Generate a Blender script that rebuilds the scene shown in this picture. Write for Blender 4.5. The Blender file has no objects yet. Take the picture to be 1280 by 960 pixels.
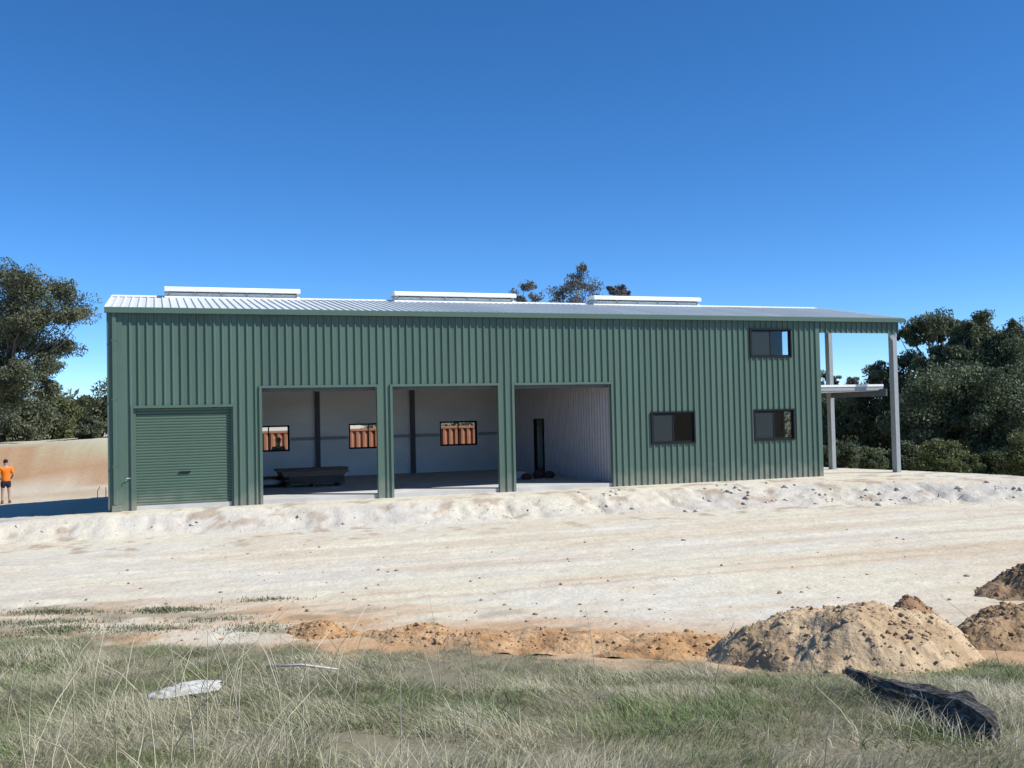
import bpy, bmesh, math
import numpy as np
from mathutils import Vector, Matrix

S = bpy.context.scene
COL = S.collection
RAD = math.radians

# ------------------------------------------------------------------ camera
YAW, PITCH, ROLL, FPX = 0.34376, 0.03009, 0.02226, 1243.96
CAM = np.array([1.208, -29.033, 2.380])
FW = np.array([math.sin(YAW)*math.cos(PITCH), math.cos(YAW)*math.cos(PITCH), math.sin(PITCH)])
RT0 = np.array([math.cos(YAW), -math.sin(YAW), 0.0])
UP0 = np.cross(RT0, FW)
RT = RT0*math.cos(ROLL) - UP0*math.sin(ROLL)
UP = UP0*math.cos(ROLL) + RT0*math.sin(ROLL)
cam = bpy.data.cameras.new('camera'); camo = bpy.data.objects.new('camera', cam); COL.objects.link(camo)
camo.matrix_world = Matrix(((RT[0], UP[0], -FW[0], CAM[0]), (RT[1], UP[1], -FW[1], CAM[1]),
                            (RT[2], UP[2], -FW[2], CAM[2]), (0, 0, 0, 1)))
cam.sensor_fit = 'HORIZONTAL'; cam.sensor_width = 36.0; cam.lens = FPX/1280*36.0
cam.clip_start = 0.1; cam.clip_end = 6000
S.camera = camo

# ------------------------------------------------------------------ sky, sun, exposure
SUN_EL, SUN_AZ = RAD(45), RAD(56)            # azimuth from the front wall's normal, towards +X
SD = Vector((math.sin(SUN_AZ)*math.cos(SUN_EL), -math.cos(SUN_AZ)*math.cos(SUN_EL), math.sin(SUN_EL)))
W = bpy.data.worlds.new('World'); S.world = W; W.use_nodes = True
nt = W.node_tree
sky = nt.nodes.new('ShaderNodeTexSky'); sky.sky_type = 'NISHITA'; sky.sun_disc = False
sky.sun_elevation = SUN_EL; sky.sun_rotation = math.atan2(SD.x, SD.y)
sky.altitude = 2600; sky.air_density = 0.75; sky.dust_density = 0.0; sky.ozone_density = 5.0
bg = nt.nodes['Background']; bg.inputs['Strength'].default_value = 0.143
hs = nt.nodes.new('ShaderNodeHueSaturation'); hs.inputs['Saturation'].default_value = 1.2
nt.links.new(sky.outputs[0], hs.inputs['Color']); nt.links.new(hs.outputs[0], bg.inputs[0])
sun = bpy.data.lights.new('sun', 'SUN'); sun.energy = 4.8; sun.angle = RAD(0.53); sun.color = (1.0, 0.97, 0.92)
suno = bpy.data.objects.new('sun', sun); COL.objects.link(suno)
suno.rotation_euler = SD.to_track_quat('Z', 'Y').to_euler(); suno.location = (20, -20, 30)
S.view_settings.view_transform = 'Standard'; S.view_settings.look = 'None'
S.view_settings.exposure = 0.40; S.view_settings.gamma = 1.0
S.render.engine = 'CYCLES'

# ------------------------------------------------------------------ helpers
def at(x, y, s):
    """world point seen at photo position (x, y), s metres along the view axis"""
    return CAM + (FW + RT*(x-640)/FPX + UP*(480-y)/FPX)*s
def st_of(x, y):
    dx, dy = x-CAM[0], y-CAM[1]
    return dx*math.cos(YAW)-dy*math.sin(YAW), dx*math.sin(YAW)+dy*math.cos(YAW)
def xy_of(t, s):
    return CAM[0]+t*math.cos(YAW)+s*math.sin(YAW), CAM[1]-t*math.sin(YAW)+s*math.cos(YAW)

def _hash(i, j, seed):
    n = (i.astype(np.int64)*374761393 + j.astype(np.int64)*668265263 + seed*1442695041) & 0x7fffffff
    n = ((n ^ (n >> 13))*1274126177) & 0x7fffffff
    n = n ^ (n >> 16)
    return (n & 0xffff)/65535.0
def vnoise(x, y, seed=0):
    x = np.asarray(x, float); y = np.asarray(y, float)
    i = np.floor(x); j = np.floor(y); fx = x-i; fy = y-j
    fx = fx*fx*(3-2*fx); fy = fy*fy*(3-2*fy)
    a = _hash(i, j, seed); b = _hash(i+1, j, seed); c = _hash(i, j+1, seed); d = _hash(i+1, j+1, seed)
    return (a*(1-fx)+b*fx)*(1-fy) + (c*(1-fx)+d*fx)*fy
def fbm(x, y, seed=0, oct=4, gain=0.5):
    t = 0; a = 1; n = 0
    for k in range(oct):
        t = t + a*vnoise(x*2**k+17.3*k, y*2**k-9.1*k, seed+k); n += a; a *= gain
    return t/n
def sstep(a, b, x):
    u = np.clip((x-a)/(b-a), 0, 1); return u*u*(3-2*u)

def tag(o, label=None, cat=None, group=None, kind=None):
    if label: o['label'] = label
    if cat: o['category'] = cat
    if group: o['group'] = group
    if kind: o['kind'] = kind
    return o
def empty(name, loc=(0, 0, 0), rz=0.0):
    o = bpy.data.objects.new(name, None); COL.objects.link(o); o.location = loc; o.rotation_euler[2] = rz
    o.empty_display_size = 0.2
    return o
def link(name, me, mat, parent=None, smooth=False):
    o = bpy.data.objects.new(name, me); COL.objects.link(o)
    if mat is not None and not me.materials: me.materials.append(mat)
    if parent is not None: o.parent = parent
    if smooth: me.polygons.foreach_set('use_smooth', [True]*len(me.polygons))
    return o
def fast_mesh(name, V, F):
    """V (n,3), F list of (m,k) int arrays"""
    me = bpy.data.meshes.new(name)
    V = np.ascontiguousarray(V, np.float32)
    me.vertices.add(len(V)); me.vertices.foreach_set('co', V.ravel())
    if isinstance(F, np.ndarray): F = [F]
    loops = np.concatenate([f.ravel() for f in F]).astype(np.int32)
    tot = np.concatenate([np.full(len(f), f.shape[1], np.int32) for f in F])
    start = np.concatenate([[0], np.cumsum(tot)[:-1]]).astype(np.int32)
    me.loops.add(len(loops)); me.loops.foreach_set('vertex_index', loops)
    me.polygons.add(len(tot)); me.polygons.foreach_set('loop_start', start)
    me.update(calc_edges=True); me.validate(clean_customdata=False)
    return me
def color_attr(me, C, name='tint'):
    a = me.color_attributes.new(name, 'FLOAT_COLOR', 'POINT')
    C = np.asarray(C, np.float32)
    a.data.foreach_set('color', np.concatenate([C, np.ones((len(C), 1), np.float32)], 1).ravel())

class MB:
    def __init__(s): s.v = []; s.f = []
    def box(s, x0, x1, y0, y1, z0, z1):
        b = len(s.v)
        s.v += [(x, y, z) for z in (z0, z1) for y in (y0, y1) for x in (x0, x1)]
        s.f += [tuple(b+i for i in q) for q in ((0, 2, 3, 1), (4, 5, 7, 6), (0, 1, 5, 4), (2, 6, 7, 3), (0, 4, 6, 2), (1, 3, 7, 5))]
        return s
    def prism(s, prof, a0, a1, axis='x'):
        """closed profile swept along an axis; profile in the other two coordinates"""
        b = len(s.v); n = len(prof)
        for a in (a0, a1):
            for (p, q) in prof:
                s.v.append((a, p, q) if axis == 'x' else ((p, a, q) if axis == 'y' else (p, q, a)))
        for i in range(n):
            j = (i+1) % n; s.f.append((b+i, b+j, b+n+j, b+n+i))
        s.f.append(tuple(b+i for i in reversed(range(n)))); s.f.append(tuple(b+n+i for i in range(n)))
        return s
    def tube(s, pts, rads, n=7, cap=True):
        b0 = len(s.v); pts = [Vector(p) for p in pts]; up = Vector((0.3, 0.2, 1)).normalized()
        for k, p in enumerate(pts):
            d = (pts[min(k+1, len(pts)-1)]-pts[max(k-1, 0)])
            d = d.normalized() if d.length > 1e-6 else Vector((0, 0, 1))
            a = d.cross(Vector((1, 0.1, 0)) if abs(d.z) > .8 else up).normalized(); c = d.cross(a)
            for i in range(n):
                w = 2*math.pi*i/n; s.v.append(tuple(p+(a*math.cos(w)+c*math.sin(w))*rads[k]))
        for k in range(len(pts)-1):
            for i in range(n):
                j = (i+1) % n; b = b0+k*n
                s.f.append((b+i, b+j, b+n+j, b+n+i))
        if cap:
            s.f.append(tuple(b0+i for i in reversed(range(n)))); b = b0+(len(pts)-1)*n
            s.f.append(tuple(b+i for i in range(n)))
        return s
    def mesh(s, name):
        me = bpy.data.meshes.new(name); me.from_pydata(s.v, [], s.f)
        bm = bmesh.new(); bm.from_mesh(me); bmesh.ops.recalc_face_normals(bm, faces=bm.faces); bm.to_mesh(me); bm.free()
        return me
    def build(s, name, mat, parent=None, smooth=False, bevel=0):
        o = link(name, s.mesh(name), mat, parent, smooth)
        if bevel:
            m = o.modifiers.new('bevel', 'BEVEL'); m.width = bevel; m.segments = 2; m.limit_method = 'ANGLE'
        return o

# ------------------------------------------------------------------ materials
def mat(name, col, rough=0.7, metal=0.0, spec=0.3, var=0.0, vscale=3.0, bump=0.0, bscale=30.0, stretch=(1, 1, 1), tint=False, col2=None):
    m = bpy.data.materials.new(name); m.use_nodes = True; n = m.node_tree; N = n.nodes; L = n.links
    b = N['Principled BSDF']; b.inputs['Roughness'].default_value = rough; b.inputs['Metallic'].default_value = metal
    b.inputs['Specular IOR Level'].default_value = spec
    src = None
    tc = N.new('ShaderNodeTexCoord'); mp = N.new('ShaderNodeMapping'); mp.inputs['Scale'].default_value = stretch
    L.new(tc.outputs['Object'], mp.inputs[0])
    if tint:
        a = N.new('ShaderNodeAttribute'); a.attribute_name = 'tint'; src = a.outputs['Color']
    else:
        c = N.new('ShaderNodeRGB'); c.outputs[0].default_value = (*col, 1); src = c.outputs[0]
    if var or col2:
        no = N.new('ShaderNodeTexNoise'); no.inputs['Scale'].default_value = vscale; no.inputs['Detail'].default_value = 5
        L.new(mp.outputs[0], no.inputs['Vector'])
        if col2:
            rm = N.new('ShaderNodeMapRange'); rm.inputs['From Min'].default_value = .38; rm.inputs['From Max'].default_value = .66
            L.new(no.outputs['Fac'], rm.inputs['Value'])
            mx = N.new('ShaderNodeMix'); mx.data_type = 'RGBA'; L.new(rm.outputs[0], mx.inputs['Factor'])
            L.new(src, mx.inputs['A']); mx.inputs['B'].default_value = (*col2, 1); src = mx.outputs['Result']
        if var:
            rm = N.new('ShaderNodeMapRange'); rm.inputs['From Min'].default_value = .25; rm.inputs['From Max'].default_value = .75
            rm.inputs['To Min'].default_value = 1-var; rm.inputs['To Max'].default_value = 1+var
            L.new(no.outputs['Fac'], rm.inputs['Value'])
            mu = N.new('ShaderNodeVectorMath'); mu.operation = 'SCALE'
            L.new(src, mu.inputs[0]); L.new(rm.outputs[0], mu.inputs['Scale']); src = mu.outputs[0]
    L.new(src, b.inputs['Base Color'])
    if bump:
        no = N.new('ShaderNodeTexNoise'); no.inputs['Scale'].default_value = bscale; no.inputs['Detail'].default_value = 6
        L.new(mp.outputs[0], no.inputs['Vector'])
        bp = N.new('ShaderNodeBump'); bp.inputs['Strength'].default_value = 1.0; bp.inputs['Distance'].default_value = bump
        L.new(no.outputs['Fac'], bp.inputs['Height']); L.new(bp.outputs[0], b.inputs['Normal'])
    return m
def leaf_mat(name):
    m = bpy.data.materials.new(name); m.use_nodes = True; N = m.node_tree.nodes; L = m.node_tree.links
    b = N['Principled BSDF']; b.inputs['Roughness'].default_value = 0.55; b.inputs['Specular IOR Level'].default_value = 0.25
    a = N.new('ShaderNodeAttribute'); a.attribute_name = 'tint'; L.new(a.outputs['Color'], b.inputs['Base Color'])
    t = N.new('ShaderNodeBsdfTranslucent'); L.new(a.outputs['Color'], t.inputs['Color'])
    mx = N.new('ShaderNodeMixShader'); mx.inputs[0].default_value = 0.22
    L.new(b.outputs[0], mx.inputs[1]); L.new(t.outputs[0], mx.inputs[2]); L.new(mx.outputs[0], N['Material Output'].inputs['Surface'])
    return m
def glass_mat(name, tintc=(0.96, 0.975, 0.97), haze=0.0):
    m = bpy.data.materials.new(name); m.use_nodes = True; N = m.node_tree.nodes; L = m.node_tree.links
    N.remove(N['Principled BSDF'])
    tr = N.new('ShaderNodeBsdfTransparent'); tr.inputs['Color'].default_value = (*tintc, 1)
    gl = N.new('ShaderNodeBsdfGlossy'); gl.inputs['Roughness'].default_value = 0.02
    lw = N.new('ShaderNodeLayerWeight'); lw.inputs['Blend'].default_value = .5
    pw = N.new('ShaderNodeMath'); pw.operation = 'POWER'; pw.inputs[1].default_value = 5.0; L.new(lw.outputs['Facing'], pw.inputs[0])
    fr = N.new('ShaderNodeMath'); fr.operation = 'MULTIPLY_ADD'; fr.inputs[1].default_value = .95; fr.inputs[2].default_value = .03; L.new(pw.outputs[0], fr.inputs[0])
    mx = N.new('ShaderNodeMixShader'); L.new(fr.outputs[0], mx.inputs[0]); L.new(tr.outputs[0], mx.inputs[1]); L.new(gl.outputs[0], mx.inputs[2])
    out = mx.outputs[0]
    if haze:
        df = N.new('ShaderNodeBsdfDiffuse'); df.inputs['Color'].default_value = (0.055, 0.07, 0.075, 1)
        m2 = N.new('ShaderNodeMixShader'); m2.inputs[0].default_value = haze
        L.new(out, m2.inputs[1]); L.new(df.outputs[0], m2.inputs[2]); out = m2.outputs[0]
    L.new(out, N['Material Output'].inputs['Surface'])
    return m

M = {}
M['green'] = mat('green_painted_steel', (0.082, 0.135, 0.103), 0.42, spec=0.4, var=0.09, vscale=1.3, stretch=(1, 1, .15))
def dusty(m, top=.55, amount=.5):
    """pale soil splashed on the foot of the sheets"""
    N = m.node_tree.nodes; L = m.node_tree.links; b = N['Principled BSDF']; src = b.inputs['Base Color'].links[0].from_socket
    tc = N.new('ShaderNodeTexCoord'); sx = N.new('ShaderNodeSeparateXYZ'); L.new(tc.outputs['Object'], sx.inputs[0])
    no = N.new('ShaderNodeTexNoise'); no.inputs['Scale'].default_value = 2.2; no.inputs['Detail'].default_value = 6; L.new(tc.outputs['Object'], no.inputs['Vector'])
    ad = N.new('ShaderNodeMath'); ad.operation = 'MULTIPLY_ADD'; ad.inputs[1].default_value = -1.1; L.new(no.outputs['Fac'], ad.inputs[0]); L.new(sx.outputs['Z'], ad.inputs[2])
    mr = N.new('ShaderNodeMapRange'); mr.inputs['From Min'].default_value = -.75; mr.inputs['From Max'].default_value = top-.55; mr.inputs['To Min'].default_value = amount; mr.inputs['To Max'].default_value = 0
    L.new(ad.outputs[0], mr.inputs['Value']); mx = N.new('ShaderNodeMix'); mx.data_type = 'RGBA'; L.new(mr.outputs[0], mx.inputs['Factor'])
    L.new(src, mx.inputs['A']); mx.inputs['B'].default_value = (.40, .36, .29, 1); L.new(mx.outputs['Result'], b.inputs['Base Color'])
def sheet_to_sheet(m, amount=.06):
    """each sheet a touch lighter or darker than its neighbour"""
    N = m.node_tree.nodes; L = m.node_tree.links; b = N['Principled BSDF']; src = b.inputs['Base Color'].links[0].from_socket
    oi = N.new('ShaderNodeObjectInfo'); mr = N.new('ShaderNodeMapRange'); mr.inputs['To Min'].default_value = 1-amount; mr.inputs['To Max'].default_value = 1+amount
    L.new(oi.outputs['Random'], mr.inputs['Value']); mu = N.new('ShaderNodeVectorMath'); mu.operation = 'SCALE'
    L.new(src, mu.inputs[0]); L.new(mr.outputs[0], mu.inputs['Scale']); L.new(mu.outputs[0], b.inputs['Base Color'])
sheet_to_sheet(M['green']); dusty(M['green'])
M['green2'] = mat('green_flashing', (0.079, 0.131, 0.101), 0.45, spec=0.4, var=0.05); dusty(M['green2'])
M['door'] = mat('green_roller_door', (0.069, 0.120, 0.088), 0.45, spec=0.4, var=0.07, vscale=.8); dusty(M['door'], .45, .35)
M['roof'] = mat('pale_roof_steel', (0.60, 0.63, 0.61), 0.5, spec=0.3, var=0.05, vscale=.7)
sheet_to_sheet(M['roof'], .04)
M['white'] = mat('white_painted_steel', (0.78, 0.78, 0.76), 0.4, spec=0.4, var=0.03)
M['foil'] = mat('silver_grey_lining', (0.70, 0.70, 0.69), 0.5, metal=0.35, spec=0.4, var=0.12, vscale=.5, stretch=(1, 1, 2.5))
M['part'] = mat('grey_backed_sheet', (0.46, 0.445, 0.46), 0.5, metal=0.25, spec=0.4, var=0.08)
M['steel'] = mat('dark_steel', (0.10, 0.105, 0.12), 0.5, spec=0.3, var=0.1)
M['galv'] = mat('galvanised_steel', (0.33, 0.35, 0.35), 0.5, metal=0.2, var=0.08, vscale=6)
M['conc'] = mat('concrete_slab', (0.50, 0.49, 0.46), 0.85, var=0.15, vscale=1.5, bump=.003)
M['black'] = mat('black_aluminium', (0.010, 0.011, 0.014), 0.6, spec=0.2)
M['glass'] = glass_mat('clear_glass')
M['screen'] = glass_mat('fly_screen', (0.60, 0.62, 0.63), 0.55)
M['rust'] = mat('orange_container_paint', (0.44, 0.20, 0.115), 0.6, var=0.2, vscale=2.5, col2=(0.34, 0.125, 0.07))
M['bark'] = mat('grey_bark', (0.13, 0.11, 0.09), 0.9, var=0.35, vscale=2.0, bump=.02, bscale=6, stretch=(1, 1, .25))
M['leaf'] = leaf_mat('gum_leaf')
M['grass'] = leaf_mat('grass_blade')
M['ground'] = mat('bare_ground', (1, 1, 1), 0.95, spec=0.1, tint=True, var=0.10, vscale=5.0, bump=.022, bscale=11.0)
M['soil'] = mat('dug_soil', (1, 1, 1), 0.95, spec=0.1, tint=True, var=0.18, vscale=9, bump=.02, bscale=22)
M['clod'] = mat('soil_clod', (1, 1, 1), 0.95, spec=0.1, tint=True, var=0.15, vscale=12, bump=.01, bscale=40)
M['char'] = mat('charred_wood', (0.030, 0.025, 0.021), 0.85, var=0.4, vscale=5, bump=.05, bscale=10, stretch=(5, 1, 5), col2=(0.12, 0.115, 0.105))
M['rock'] = mat('pale_limestone', (0.50, 0.49, 0.45), 0.9, var=0.25, vscale=9, bump=.03, bscale=18)
M['stick'] = mat('bleached_stick', (0.55, 0.52, 0.45), 0.8, var=0.15, vscale=10)
M['timber'] = mat('dark_timber', (0.12, 0.095, 0.078), 0.8, var=0.3, vscale=4, stretch=(.3, 3, 3))
M['timber2'] = mat('brown_timber', (0.24, 0.165, 0.12), 0.8, var=0.3, vscale=4, stretch=(.3, 3, 3))
M['paleplastic'] = mat('pale_plastic', (0.5, 0.52, 0.53), 0.45, var=0.08)
M['sack'] = mat('dark_red_sack', (0.09, 0.03, 0.03), 0.8, var=0.2, vscale=8)
M['hivis'] = mat('orange_shirt', (0.85, 0.20, 0.015), 0.8, var=0.08, vscale=10)
M['shorts'] = mat('dark_shorts', (0.025, 0.022, 0.035), 0.85)
M['skin'] = mat('skin', (0.42, 0.25, 0.18), 0.55, spec=0.3)
M['hair'] = mat('dark_hair', (0.02, 0.015, 0.012), 0.8)
M['boot'] = mat('brown_boot', (0.10, 0.07, 0.05), 0.8)
M['navy'] = mat('dark_work_shirt', (0.03, 0.035, 0.06), 0.85)
M['hat'] = mat('dark_felt_hat', (0.035, 0.028, 0.022), 0.9)
M['peg'] = mat('rusty_bar', (0.16, 0.07, 0.04), 0.8)

# ------------------------------------------------------------------ terrain
def pl(x, pts): return np.interp(x, [p[0] for p in pts], [p[1] for p in pts])
def ground_base(x, y): return ground_z(x, y, False)
def ground_z(x, y, detail=True):
    x = np.asarray(x, float); y = np.asarray(y, float)
    t, s = st_of(x, y)
    near = pl(s, [(-40, 1.6), (-8, 1.0), (0, .78), (5, .33), (8, -.05), (10.5, -.36), (12, -.46), (16, -.53), (22, -.57), (40, -.57)])
    top = pl(x, [(-40, -.2), (-6, -.3), (-.7, -.45), (4, -.75), (7.7, -1.3), (15.3, -1.3), (20.7, -1.95), (25.6, -5.3), (32, -8), (60, -14)])
    bot = pl(x, [(-40, -1.6), (-6, -1.7), (1.3, -1.8), (7.3, -2.7), (14.2, -3.4), (19, -4.25), (24.6, -6.6), (32, -9.6), (60, -16)])
    wob = (fbm(x*.9, x*0+3.1, 5, 3)-.5)*.5
    k = sstep(bot-.15+wob, top+.1+wob*.5, y)
    lx = np.clip(-x, 0, 30)
    pad = -.02 - .042*np.clip(lx, 0, 6) - .028*np.clip(y, 0, 12)*sstep(-.3, .6, lx+.2)
    pad = pad - .05*sstep(9.8, 11.5, y)*3 - .5*sstep(11.8, 13.8, y)*sstep(0, 3, x)
    pad = pad - .075*np.clip(x-27, 0, 6) - .9*sstep(31, 40, x)
    z = near*(1-k) + pad*k
    # rising cut bank and low hill left of the shed
    hl = sstep(-2, -14, t) if False else sstep(6, -8, t)
    if not detail: return z
    hl = hl*(.52+.48*sstep(-18.5, -28, t))
    z = z + hl*(sstep(48, 53.5, s+.05*t)*1.9 + np.clip(s-55, 0, 300)*.008)
    # right and behind: falls away a little
    z = z - sstep(20, 60, y)*sstep(-2, 12, t)*.6
    # lumps
    lum = (fbm(x*.8, y*1.1, 11, 4)-.5)*.06 + (fbm(x*4.5, y*4.5, 23, 4, .7)-.5)*.045
    slab = sstep(-.25, -.9, y) + sstep(10.2, 11, y) + sstep(-.2, -1.2, x) + sstep(26.8, 28, x)
    lum = lum*np.clip(slab, .12, 1)
    bankm = k*(1-k)*4
    bl = (np.abs(fbm(x*2.2, y*1.6, 31, 4)-.5)*-.22 + (fbm(x*5.5, y*4.5, 35, 4, .75)-.5)*.26 - .16*sstep(.64, .72, fbm(x*2.6+.5*fbm(x*3, y*3, 2, 2), y*.9, 37, 3)))
    crumb = np.floor(fbm(x*2.8, y*3.6, 39, 3)*7)/7-.5
    z = z + lum + bankm*(bl*.55+crumb*.09)*np.where(x > 8, 1.15, .7)
    # wheel ruts running along the shed
    for yr, dpt in ((-6.2, .035), (-7.9, .035), (-9.6, .03), (-11.2, .03)):
        yy = yr - .0045*(x-6)**2*.4 + (fbm(x*.15, x*0+yr, 41, 2)-.5)*.8
        z = z - dpt*np.exp(-((y-yy)/.17)**2) + dpt*.5*np.exp(-((np.abs(y-yy)-.33)/.12)**2)
    z = z + sstep(60, 300, np.hypot(t, s-20))*(fbm(x*.01, y*.01, 51, 3)-.5)*2
    return z
def gz(x, y): return float(ground_z(np.array([x]), np.array([y]))[0])

def axis(lo, hi, step, far, grow=1.16):
    c = list(np.arange(lo, hi+1e-6, step)); d = step
    a = [c[0]]; b = [c[-1]]; da = db = step
    while b[-1] < far: db *= grow; b.append(b[-1]+db)
    while a[-1] > -far: da *= grow; a.append(a[-1]-da)
    return np.array(a[:0:-1]+c+b[1:])
gx = axis(-9, 33, .11, 2500); gy = axis(-26, 1.5, .09, 2500)
X, Y = np.meshgrid(gx, gy); Z = ground_z(X, Y)
inside = (X > .5) & (X < 22.5) & (Y > .6) & (Y < 9.4); Z[inside] = np.minimum(Z[inside], -.2)
ny, nx = X.shape
def grid_faces(ny, nx):
    i = np.arange(ny*nx).reshape(ny, nx)
    return np.stack([i[:-1, :-1].ravel(), i[:-1, 1:].ravel(), i[1:, 1:].ravel(), i[1:, :-1].ravel()], 1)

def grass_edge(t):
    return pl(t, [(-30, 14.5), (-6.7, 13.2), (-3, 12.6), (0, 11.75), (1.2, 11.3), (2.6, 10.5), (3.4, 10.2), (4.6, 10.7), (6, 10.9), (30, 11.5)])
CREAM = np.array([.56, .515, .395]); GREYW = np.array([.55, .515, .425]); ORANGE = np.array([.42, .25, .125]); STAIN = np.array([.48, .395, .28])
SOILD = np.array([.20, .18, .12]); TAN = np.array([.40, .29, .185]); STRAW = np.array([.33, .28, .17]); PALE = np.array([.50, .43, .32])
def mixc(a, b, k): k = np.clip(k, 0, 1)[..., None]; return a*(1-k)+b*k
def ground_col(x, y):
    t, s = st_of(x, y)
    C = np.broadcast_to(CREAM, x.shape+(3,)).copy()
    n1 = fbm(x*.25, y*.5, 61, 4); n2 = fbm(x*.16+.6*fbm(x*.3, y*.3, 7, 2), y*1.7+.02*x*x*.05, 67, 4); n3 = fbm(x*1.5, y*1.5, 71, 4)
    C = mixc(C, GREYW, sstep(.42, .62, n1))
    C = mixc(C, np.array([.53, .45, .335]), sstep(.48, .68, fbm(x*.5+9, y*.7, 63, 5))*.6)
    C = C*(1+.16*(fbm(x*3.1, y*3.1, 65, 5, .7)[..., None]-.5))
    # dragged and rutted streaks that run along the shed
    C = mixc(C, STAIN, sstep(.46, .72, n2)*.6*sstep(-3.5, -6, y)*sstep(.25, .6, fbm(x*.35+4, y*.5, 69, 3)))
    for yr, wd, kk in ((-10.3, .22, .6), (-12.6, .16, .6), (-13.4, .12, .5), (-8.2, .3, .3)):
        yy = yr-.0018*(x-6)**2+(fbm(x*.12, x*0+yr, 81, 3)-.5)*1.2
        C = mixc(C, np.array([.43, .30, .19]), np.exp(-((y-yy)/wd)**2)*kk*sstep(.3, .6, fbm(x*.3+yr, y*2, 83, 3)))
    # bank: grey white with warm patches
    bank = sstep(-6.5, -4, y-.0*x)*sstep(1.5, -.2, y)
    bk = sstep(-.02, -.10, ground_base(x, y))*sstep(-.62, -.46, ground_base(x, y))*(y > -12)*(y < 2)
    C = mixc(C, np.array([.47, .44, .385]), bk*(.45+.5*sstep(.4, .6, fbm(x*.7, y*.9, 87, 4))))
    C = mixc(C, np.array([.34, .26, .19]), bank*sstep(.60, .70, fbm(x*1.9, y*1.9, 89, 4))*.75)
    # orange clay apron between the tracks and the grass
    e = grass_edge(t)
    ap = sstep(e+4.2, e+1.4, s)
    C = mixc(C, ORANGE, sstep(e+2.6, e+.9, s+(n3-.5)*2.2)*sstep(-4.2, -2.2, t)*.62)
    C = mixc(C, ORANGE, ap*sstep(.44, .60, fbm(t*.45+3, s*.9, 91, 4))*.7*sstep(-7, -1, t))
    C = mixc(C, ORANGE, ap*sstep(.54, .66, fbm(t*.8+13, s*1.6, 93, 4))*.75)
    C = mixc(C, np.array([.22, .185, .125]), ap*sstep(.58, .68, fbm(t*1.3+2, s*2.2, 95, 4))*.7*sstep(-1, -3.5, t))
    C = mixc(C, np.array([.20, .155, .10]), ap*sstep(.64, .72, n3)*.6)
    C = mixc(C, np.array([.44, .33, .21]), np.exp(-(((t-3.7)/1.7)**2+((s-11.2)/1.5)**2)*1.2)*1.2)
    C = mixc(C, np.array([.36, .255, .155]), np.exp(-(((t-6.3)/1.3)**2+((s-12.2)/1.1)**2)*1.2))
    # under the grass
    C = mixc(C, SOILD, sstep(e+.5, e-.5, s-(n3-.5)*3.2))
    # beyond the pad on the left: tan yard, cut bank, straw hill
    k = sstep(10.5, 14, y)*sstep(4, -2, x)
    C = mixc(C, mixc(np.broadcast_to(PALE, C.shape), TAN, sstep(.5, .66, n1)*.6), k)
    kb = sstep(46.5, 48.5, s+.05*t+(n3-.5)*2)*sstep(14, -4, t)
    C = mixc(C, np.array([.37, .235, .135])*(.85+.3*n3[..., None]), kb)
    C = mixc(C, np.array([.37, .34, .22]), sstep(53.2, 55, s+.05*t+(n3-.5)*2)*sstep(14, -4, t))
    C = mixc(C, np.array([.15, .145, .085]), sstep(56, 62, s)*sstep(14, 18, t*58/np.maximum(s, 1)))
    C = mixc(C, np.array([.46, .43, .35]), sstep(58, 66, s)*sstep(18, 14, t*58/np.maximum(s, 1)))
    C = mixc(C, np.array([.14, .13, .075]), sstep(33, 37, x+(n3-.5)*2))
    return C
me = fast_mesh('ground', np.stack([X, Y, Z], -1).reshape(-1, 3), grid_faces(ny, nx))
color_attr(me, ground_col(X, Y).reshape(-1, 3))
tag(link('ground', me, M['ground'], smooth=True), kind='structure')

# ------------------------------------------------------------------ the shed
L, LA, DEP, FLOOR = 22.96, 26.45, 10.0, 0.10
shed = empty('metal_shed', (0, 0, 0))
tag(shed, 'long green corrugated steel shed with pale roof, three open bays and posted side awning', 'shed')
RP, RH, RW, RT_ = .221, .040, .066, .036          # rib pitch, height, base width, top width
def profile(x0, x1, extra=()):
    """ribbed sheet profile: sorted (x, depth)"""
    pts = {round(x0, 4): 0.0, round(x1, 4): 0.0}
    k = math.floor((x0-RP)/RP)
    def dep(x):
        u = abs(((x/RP) % 1.0)-.5)*RP
        return RH if u <= RT_/2 else (0 if u >= RW/2 else RH*(RW/2-u)/(RW/2-RT_/2))
    while k*RP < x1+RP:
        c = (k+.5)*RP
        for q in (-RW/2, -RT_/2, RT_/2, RW/2):
            if x0 < c+q < x1: pts[round(c+q, 4)] = None
        k += 1
    for e in extra:
        if x0 < e < x1: pts[round(e, 4)] = None
    return [(x, dep(x)) for x in sorted(pts)]
def islands(name, me, material, parent):
    """link each connected piece of a cut sheet as a part of its own"""
    bm = bmesh.new(); bm.from_mesh(me); bmesh.ops.remove_doubles(bm, verts=bm.verts, dist=1e-5)
    bm.verts.index_update(); bm.faces.index_update(); todo = set(bm.faces); o = None
    while todo:
        st = [todo.pop()]; comp = []
        while st:
            f = st.pop(); comp.append(f)
            for e in f.edges:
                for g in e.link_faces:
                    if g in todo: todo.remove(g); st.append(g)
        comp.sort(key=lambda f: f.index); ix = {}; v = []
        for f in comp:
            for q in f.verts:
                if q.index not in ix: ix[q.index] = len(v); v.append(tuple(q.co))
        m2 = bpy.data.meshes.new(name); m2.from_pydata(v, [], [[ix[q.index] for q in f.verts] for f in comp]); o = link(name, m2, material, parent)
    bm.free(); bpy.data.meshes.remove(me)
    return o
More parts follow.
